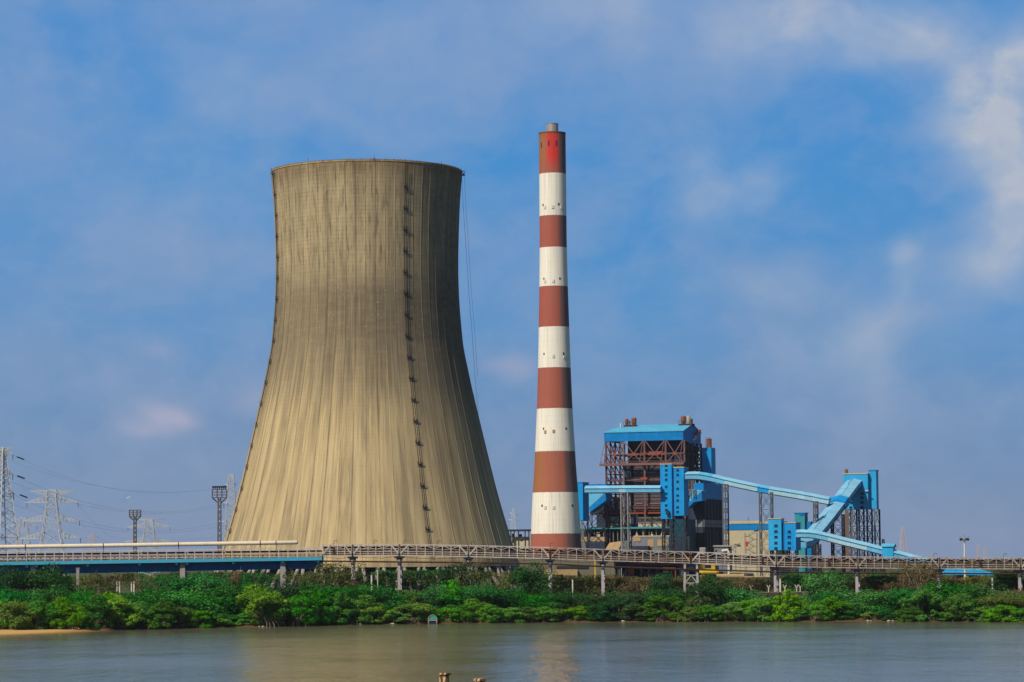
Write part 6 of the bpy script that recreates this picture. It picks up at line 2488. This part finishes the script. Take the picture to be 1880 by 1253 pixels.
for (px, pt, wpx, form, tone, row), L in zip(VEG, labels):
    q0 = at(px, 1100, 830)
    sh = shore_y(q0.x)
    Y = sh + ((4.2, 17, 36)[row]) + rg.uniform(-2.2, 2.6)
    Y = min(Y, YV - 5) if row == 2 else Y
    if row == 2 and form == 'sparse' and pt < 1040:
        Y = YV - 7
    if row == 2 and pt > 1046 and any(abs(px - c_) < wpx * .75 for c_ in SUP[1:]):
        Y = YV + 8 + rg.uniform(0, 4)
    top = at(px, pt, Y)
    z0_ = ground_z(top.x, Y) - .3
    h_ = max(1.5, top.z - z0_)
    w_ = wpx * Y / F * 1.12
    name, _, cat = KINDW[form]
    t_ = bpy.data.objects.new(name, None)
    COL.objects.link(t_)
    t_.location = (top.x, Y, z0_)
    t_.rotation_euler = (0, 0, rg.uniform(0, 6.283))
    t_.scale = (w_, w_, h_)
    tag(t_, f'{L[0]} {L[1]} {L[2]}, {L[3]} {L[4]}', cat, {'mangrove': 'mangrove bushes along the bank', 'feathery': 'thorn bushes along the bank', 'sparse': 'scrub trees on the upper bank'}[form])
    me, tr = crown_mesh(form, rg.randrange(len(PROTO[form])), tone)
    for nm, d_ in (('crown', me), ('trunk', tr)):
        o = bpy.data.objects.new(nm, d_)
        COL.objects.link(o)
        o.parent = t_

# low uncountable ground cover: creepers, grass and dry weeds over the bank
def cover(name, tone, npatch, dlo, dhi, size, seed, per, spread, hmax):
    rg = random.Random(seed)
    vs, fs = [], []
    for i in range(npatch):
        px = rg.uniform(-330, 2260)
        q = at(px, 1100, 840)
        sh = shore_y(q.x)
        Y0 = sh + rg.uniform(dlo, dhi)
        X0 = q.x + rg.uniform(-2, 2)
        hh = hmax * rg.uniform(.3, 1)
        sp = spread * rg.uniform(.6, 1.3)
        for k in range(per):
            dx, dy = rg.gauss(0, sp), rg.gauss(0, sp)
            r2 = (dx * dx + dy * dy) / (2.2 * sp * sp)
            X, Y = X0 + dx, Y0 + dy
            if Y < shore_y(X) + 2:
                continue
            p = Vector((X, Y, ground_z(X, Y) + hh * rg.uniform(.3, 1) * max(.1, 1 - r2 * .5)))
            nrm = Vector((rg.gauss(0, .5), rg.gauss(-.3, .5), rg.uniform(.3, 1))).normalized()
            leafquad(vs, fs, p, nrm, size * rg.uniform(.6, 1.3), rg)
    me = bpy.data.meshes.new(name)
    me.from_pydata([tuple(v) for v in vs], [], fs)
    me.materials.append(LM[tone])
    o = bpy.data.objects.new(name, me)
    COL.objects.link(o)
    o['kind'] = 'stuff'
    return o


cover('ground_cover', 'emerald', 540, 8, 48, .26, 5, 60, 2.2, 1.6)
cover('ground_cover', 'mangrove', 230, 4, 20, .26, 15, 60, 2.0, 1.5)
cover('dry_grass', 'brown', 330, 36, 90, .26, 6, 50, 2.4, 1.6)
cover('dry_grass', 'olive', 400, 34, 130, .28, 7, 50, 2.6, 1.8)

# dense scrub thicket on the plateau behind and under the conveyor (one uncountable mass per tone)
TTOP = [(-40, 1056), (60, 1054), (150, 1060), (240, 1054), (330, 1052), (420, 1051), (520, 1054), (600, 1052), (700, 1048), (790, 1046), (860, 1046), (930, 1052), (990, 1054), (1060, 1060), (1110, 1056), (1160, 1062),
        (1250, 1060), (1300, 1056), (1350, 1066), (1420, 1062), (1450, 1054), (1500, 1050), (1570, 1052), (1640, 1052), (1700, 1050), (1740, 1062), (1790, 1060), (1840, 1054), (1940, 1056)]
def thicket(tone, ranges, npatch, seed, per=70):
    rg = random.Random(seed)
    vs, fs = [], []
    wsum = sum(b - a for a, b in ranges)
    for i in range(npatch):
        a, b_ = rg.choices(ranges, [b - a for a, b in ranges])[0]
        px = rg.uniform(a, b_)
        Y = rg.uniform(892, 945)
        top = at(px, interp(TTOP, px) - 4 + abs(rg.gauss(0, 6)), Y)
        gz = ground_z(top.x, Y)
        hh = max(1.5, (top.z - gz))
        sx, sz = rg.uniform(1.2, 2.6), min(hh * .5, rg.uniform(.8, 1.6))
        cz = top.z - sz if i % 3 else gz + rg.uniform(.3, .8) * hh
        for k in range(per):
            d = Vector((rg.gauss(0, 1), rg.gauss(0, 1), rg.gauss(0, 1))).normalized()
            rr_ = rg.uniform(.5, 1.05)
            p = Vector((top.x + d.x * sx * rr_, Y + d.y * sx * rr_, cz + d.z * sz * rr_))
            nrm = (d + Vector((rg.gauss(0, .4), rg.gauss(0, .4), rg.gauss(.15, .4)))).normalized()
            leafquad(vs, fs, p, nrm, rg.uniform(.16, .30), rg)
    me = bpy.data.meshes.new('scrub_thicket')
    me.from_pydata([tuple(v) for v in vs], [], fs)
    me.materials.append(LM[tone])
    o = bpy.data.objects.new('scrub_thicket', me)
    COL.objects.link(o)
    o['kind'] = 'stuff'


thicket('emerald', [(-330, 130), (230, 520), (690, 830), (930, 1000), (1440, 1640), (1820, 2260)], 860, 31)
thicket('dark', [(-330, 160), (330, 480), (560, 900), (960, 1060), (1200, 1340), (1480, 1740), (1900, 2200)], 660, 32)
thicket('olive', [(120, 260), (480, 760), (780, 1130), (1130, 1460), (1560, 2100)], 590, 33)
thicket('brown', [(150, 300), (400, 460), (900, 960), (1040, 1270), (1320, 1460), (1580, 1800)], 330, 34)

# pale stones and driftwood at the waterline
rg = random.Random(9)
for (px, lab) in ((493, 'under the tall yellow-green mangrove'), (510, 'right of the tall yellow-green mangrove'), (660, 'below the first conveyor column'), (716, 'left of the turquoise boat'), (858, 'right of the turquoise boat'), (1148, 'below the orange frame'), (1250, 'below the braced portal column'), (1585, 'below the column after the brown wall'), (1620, 'below the high transfer house')):
    X = at(px, 1140, 835).x
    Y = shore_y(X) + .8
    mb = MB()
    for k in range(3):
        c = Vector((X + rg.uniform(-1.2, 1.2), Y + rg.uniform(-.3, .8), .2))
        r = rg.uniform(.22, .42)
        mb.lathe(c, [(.02, c.z - r * .5), (r * .8, c.z - r * .3), (r, c.z), (r * .7, c.z + r * .5), (.02, c.z + r * .7)], 7)
    for v in mb.v:
        v += Vector((rg.uniform(-.08, .08), rg.uniform(-.08, .08), rg.uniform(-.06, .06)))
    tag(mb.build('rock_cluster', 'beige', base=(X, Y, 0)), 'small pale stones at the waterline, ' + lab, 'rocks', 'pale stones along the waterline')

# ------------------------------------------------------------------ haze
hz = MB()
hz.box(-9500, 9500, -420, 13500, -5.2, 262)
mh = bpy.data.materials.new('haze_air')
mh.use_nodes = True
nt = mh.node_tree
for q in list(nt.nodes):
    if q.type != 'OUTPUT_MATERIAL':
        nt.nodes.remove(q)
pv = nt.nodes.new('ShaderNodeVolumePrincipled')
pv.inputs['Color'].default_value = (.80, .86, .96, 1)
pv.inputs['Density'].default_value = .000022
pv.inputs['Anisotropy'].default_value = 0.2
nt.links.new(pv.outputs[0], [q for q in nt.nodes if q.type == 'OUTPUT_MATERIAL'][0].inputs['Volume'])
o = hz.build('haze', mh)
o['kind'] = 'stuff'

# ------------------------------------------------------------------ sky and sun
AZ, EL = R(41), R(45)
S = Vector((-math.sin(AZ) * math.cos(EL), -math.cos(AZ) * math.cos(EL), math.sin(EL)))
w = bpy.data.worlds.new('World')
scn.world = w
w.use_nodes = True
n = NT(w.node_tree)
for q in list(w.node_tree.nodes):
    w.node_tree.nodes.remove(q)
sky = n.new('ShaderNodeTexSky', sky_type='NISHITA')
sky.sun_disc = False
sky.sun_elevation = EL
sky.sun_rotation = math.atan2(S.x, S.y)
sky.air_density = 1.2
sky.dust_density = 2.0
tc = n.new('ShaderNodeTexCoord')
dx, dy, dz = n.sep(tc.outputs['Generated'])
az = n.m('ARCTAN2', dx, dy)
el = n.m('ARCSINE', dz)
vec0 = n.xyz(az, n.m('MULTIPLY', el, 1.25), 0.0)
wn = n.new('ShaderNodeTexNoise')
n.put(wn.inputs['Vector'], vec0)
wn.inputs['Scale'].default_value = 16
wn.inputs['Detail'].default_value = 4
wv = n.new('ShaderNodeVectorMath', operation='MULTIPLY_ADD')
n.L.new(wn.outputs['Color'], wv.inputs[0])
wv.inputs[1].default_value = (.030, .026, 0)
n.L.new(n.xyz(az, el, 0.0), wv.inputs[2])
wx, wy, _ = n.sep(wv.outputs[0])
wx = n.m('SUBTRACT', wx, .015)
wy = n.m('SUBTRACT', wy, .013)


def angles(px, py):
    d = ray(px, py).normalized()
    return math.atan2(d.x, d.y), math.asin(d.z)


def blobs(lst):
    tot = None
    for (px, py, sx, sy, amp) in lst:
        a, e = angles(px, py)
        gx = n.m('MULTIPLY', n.m('SUBTRACT', wx, a), F / sx)
        gy = n.m('MULTIPLY', n.m('SUBTRACT', wy, e), F / sy)
        r2 = n.m('ADD', n.m('MULTIPLY', gx, gx), n.m('MULTIPLY', gy, gy))
        g_ = n.m('MULTIPLY', n.m('POWER', 2.718, n.m('MULTIPLY', r2, -1)), amp)
        tot = g_ if tot is None else n.m('ADD', tot, g_)
    return tot


K = 1 / 0.1
def sc(*rgb):
    return tuple(c * K for c in lin(*rgb))


e_ = n.mr(el, -.02, .22)
T = lambda py: (angles(940, py)[1] + .02) / .24
clear = n.ramp(e_, [(0, lin(129, 146, 180)), (T(1000), lin(124, 146, 181)), (T(800), lin(106, 144, 187)), (T(600), lin(88, 146, 200)), (T(300), lin(70, 142, 205)), (1, lin(64, 137, 204))])
veil = n.ramp(e_, [(0, lin(131, 147, 178)), (T(800), lin(121, 148, 184)), (T(400), lin(120, 154, 198)), (1, lin(130, 158, 201))])
v_noise = n.noise(n.xyz(n.m('MULTIPLY', wx, 8), n.m('MULTIPLY', wy, 13), 1.7), 1.0, 4, .55)
v_side = n.mr(az, .16, -.16, -.14, .22)
vf = n.m('ADD', n.mr(v_noise, .36, .66), v_side, clamp=True)
blue_holes = blobs([(1560, 230, 150, 130, .8), (1180, 480, 130, 150, .7), (1500, 380, 190, 110, .6), (100, 90, 190, 90, .35), (920, 330, 90, 120, .5), (1640, 520, 120, 60, .4), (1850, 620, 90, 60, .45)])
vf = n.m('SUBTRACT', vf, blue_holes, clamp=True)
c = n.mix(n.m('MULTIPLY', vf, .72), clear, veil)
c_noise = n.noise(n.xyz(n.m('MULTIPLY', wx, 26), n.m('MULTIPLY', wy, 34), 4.2), 1.0, 5, .55)
soft = n.mr(c_noise, .28, .68, .25, 1.35)
brk_ = n.mr(n.noise(n.xyz(n.m('MULTIPLY', wx, 15), n.m('MULTIPLY', wy, 18), 6.1), 1.0, 5, .6), .33, .66, .35, 1.25)
soft = n.m('MULTIPLY', soft, brk_)
white = blobs([(1805, 120, 95, 95, .85), (1840, 220, 95, 100, .75), (1755, 200, 65, 70, .5), (1880, 340, 80, 105, .85), (1850, 440, 85, 80, .65), (1880, 70, 70, 60, .4), (1800, 495, 80, 45, .25),
               (1450, 15, 105, 65, .85), (1560, 35, 125, 75, .7), (1680, 40, 80, 60, .4), (1590, 100, 60, 40, .28), (1665, 452, 32, 28, .5), (1670, 500, 30, 50, .2),
               (1310, 350, 62, 45, .55), (1285, 285, 48, 40, .4), (1400, 310, 50, 45, .3), (1150, 60, 45, 100, .4), (1060, 30, 90, 70, .3), (1300, 60, 90, 90, .25), (1640, 600, 110, 70, .28), (1500, 640, 120, 55, .22), (1400, 520, 130, 40, .24), (1610, 720, 50, 90, .22), (640, 180, 200, 60, .18), (340, 340, 150, 100, .16), (430, 130, 110, 70, .16), (700, 60, 120, 50, .14)])
c = n.mix(n.m('MULTIPLY', white, soft, clamp=True), c, lin(180, 189, 203))
pink = blobs([(298, 764, 42, 20, .95), (255, 788, 42, 13, .7), (335, 776, 38, 17, .6), (303, 650, 34, 18, .2), (955, 668, 50, 28, .6), (905, 670, 30, 16, .2), (462, 735, 38, 22, .3), (1085, 740, 40, 16, .14), (910, 830, 40, 16, .12), (1500, 5, 70, 30, .25), (1080, 20, 60, 50, .15)])
c = n.mix(n.m('MULTIPLY', pink, n.mr(soft, .45, 1.2, .7, 1.1), clamp=True), c, lin(178, 176, 198))
fine = n.noise(n.xyz(n.m('MULTIPLY', wx, 60), n.m('MULTIPLY', wy, 90), 9), 1.0, 4, .6)
c = n.mix(n.mr(fine, .42, .75, 0, .16), c, lin(160, 175, 205))
mid_ = n.noise(n.xyz(n.m('MULTIPLY', wx, 20), n.m('MULTIPLY', wy, 26), 15), 1.0, 5, .62)
c = n.mix(n.mr(mid_, .46, .72, 0, .38), c, lin(150, 166, 198))
c = n.mix(n.mr(mid_, .42, .26, 0, .3), c, clear)
cs = n.new('ShaderNodeVectorMath', operation='SCALE')
n.L.new(c, cs.inputs[0])
cs.inputs['Scale'].default_value = K
low = n.mr(el, .24, .55, 1, 0, True)
final = n.mix(low, n.mix(1.0, sky.outputs[0], (.42, .42, .42), 'MULTIPLY'), cs.outputs[0])
bg = n.new('ShaderNodeBackground')
n.L.new(final, bg.inputs['Color'])
bg.inputs['Strength'].default_value = .1
wo = n.new('ShaderNodeOutputWorld')
n.L.new(bg.outputs[0], wo.inputs['Surface'])

sl = bpy.data.lights.new('sun', 'SUN')
sl.energy = 4.7
sl.angle = R(.53)
sl.color = (1.0, .93, .80)
so = bpy.data.objects.new('sun', sl)
COL.objects.link(so)
so.location = (-300, -300, 600)
so.rotation_euler = S.to_track_quat('Z', 'Y').to_euler()

vs_ = scn.view_settings
vs_.view_transform = 'Standard'
vs_.look = 'None'
vs_.exposure = 0
vs_.gamma = 1
scn.cycles.volume_bounces = 0
scn.cycles.max_bounces = 6
scn.cycles.use_denoising = True
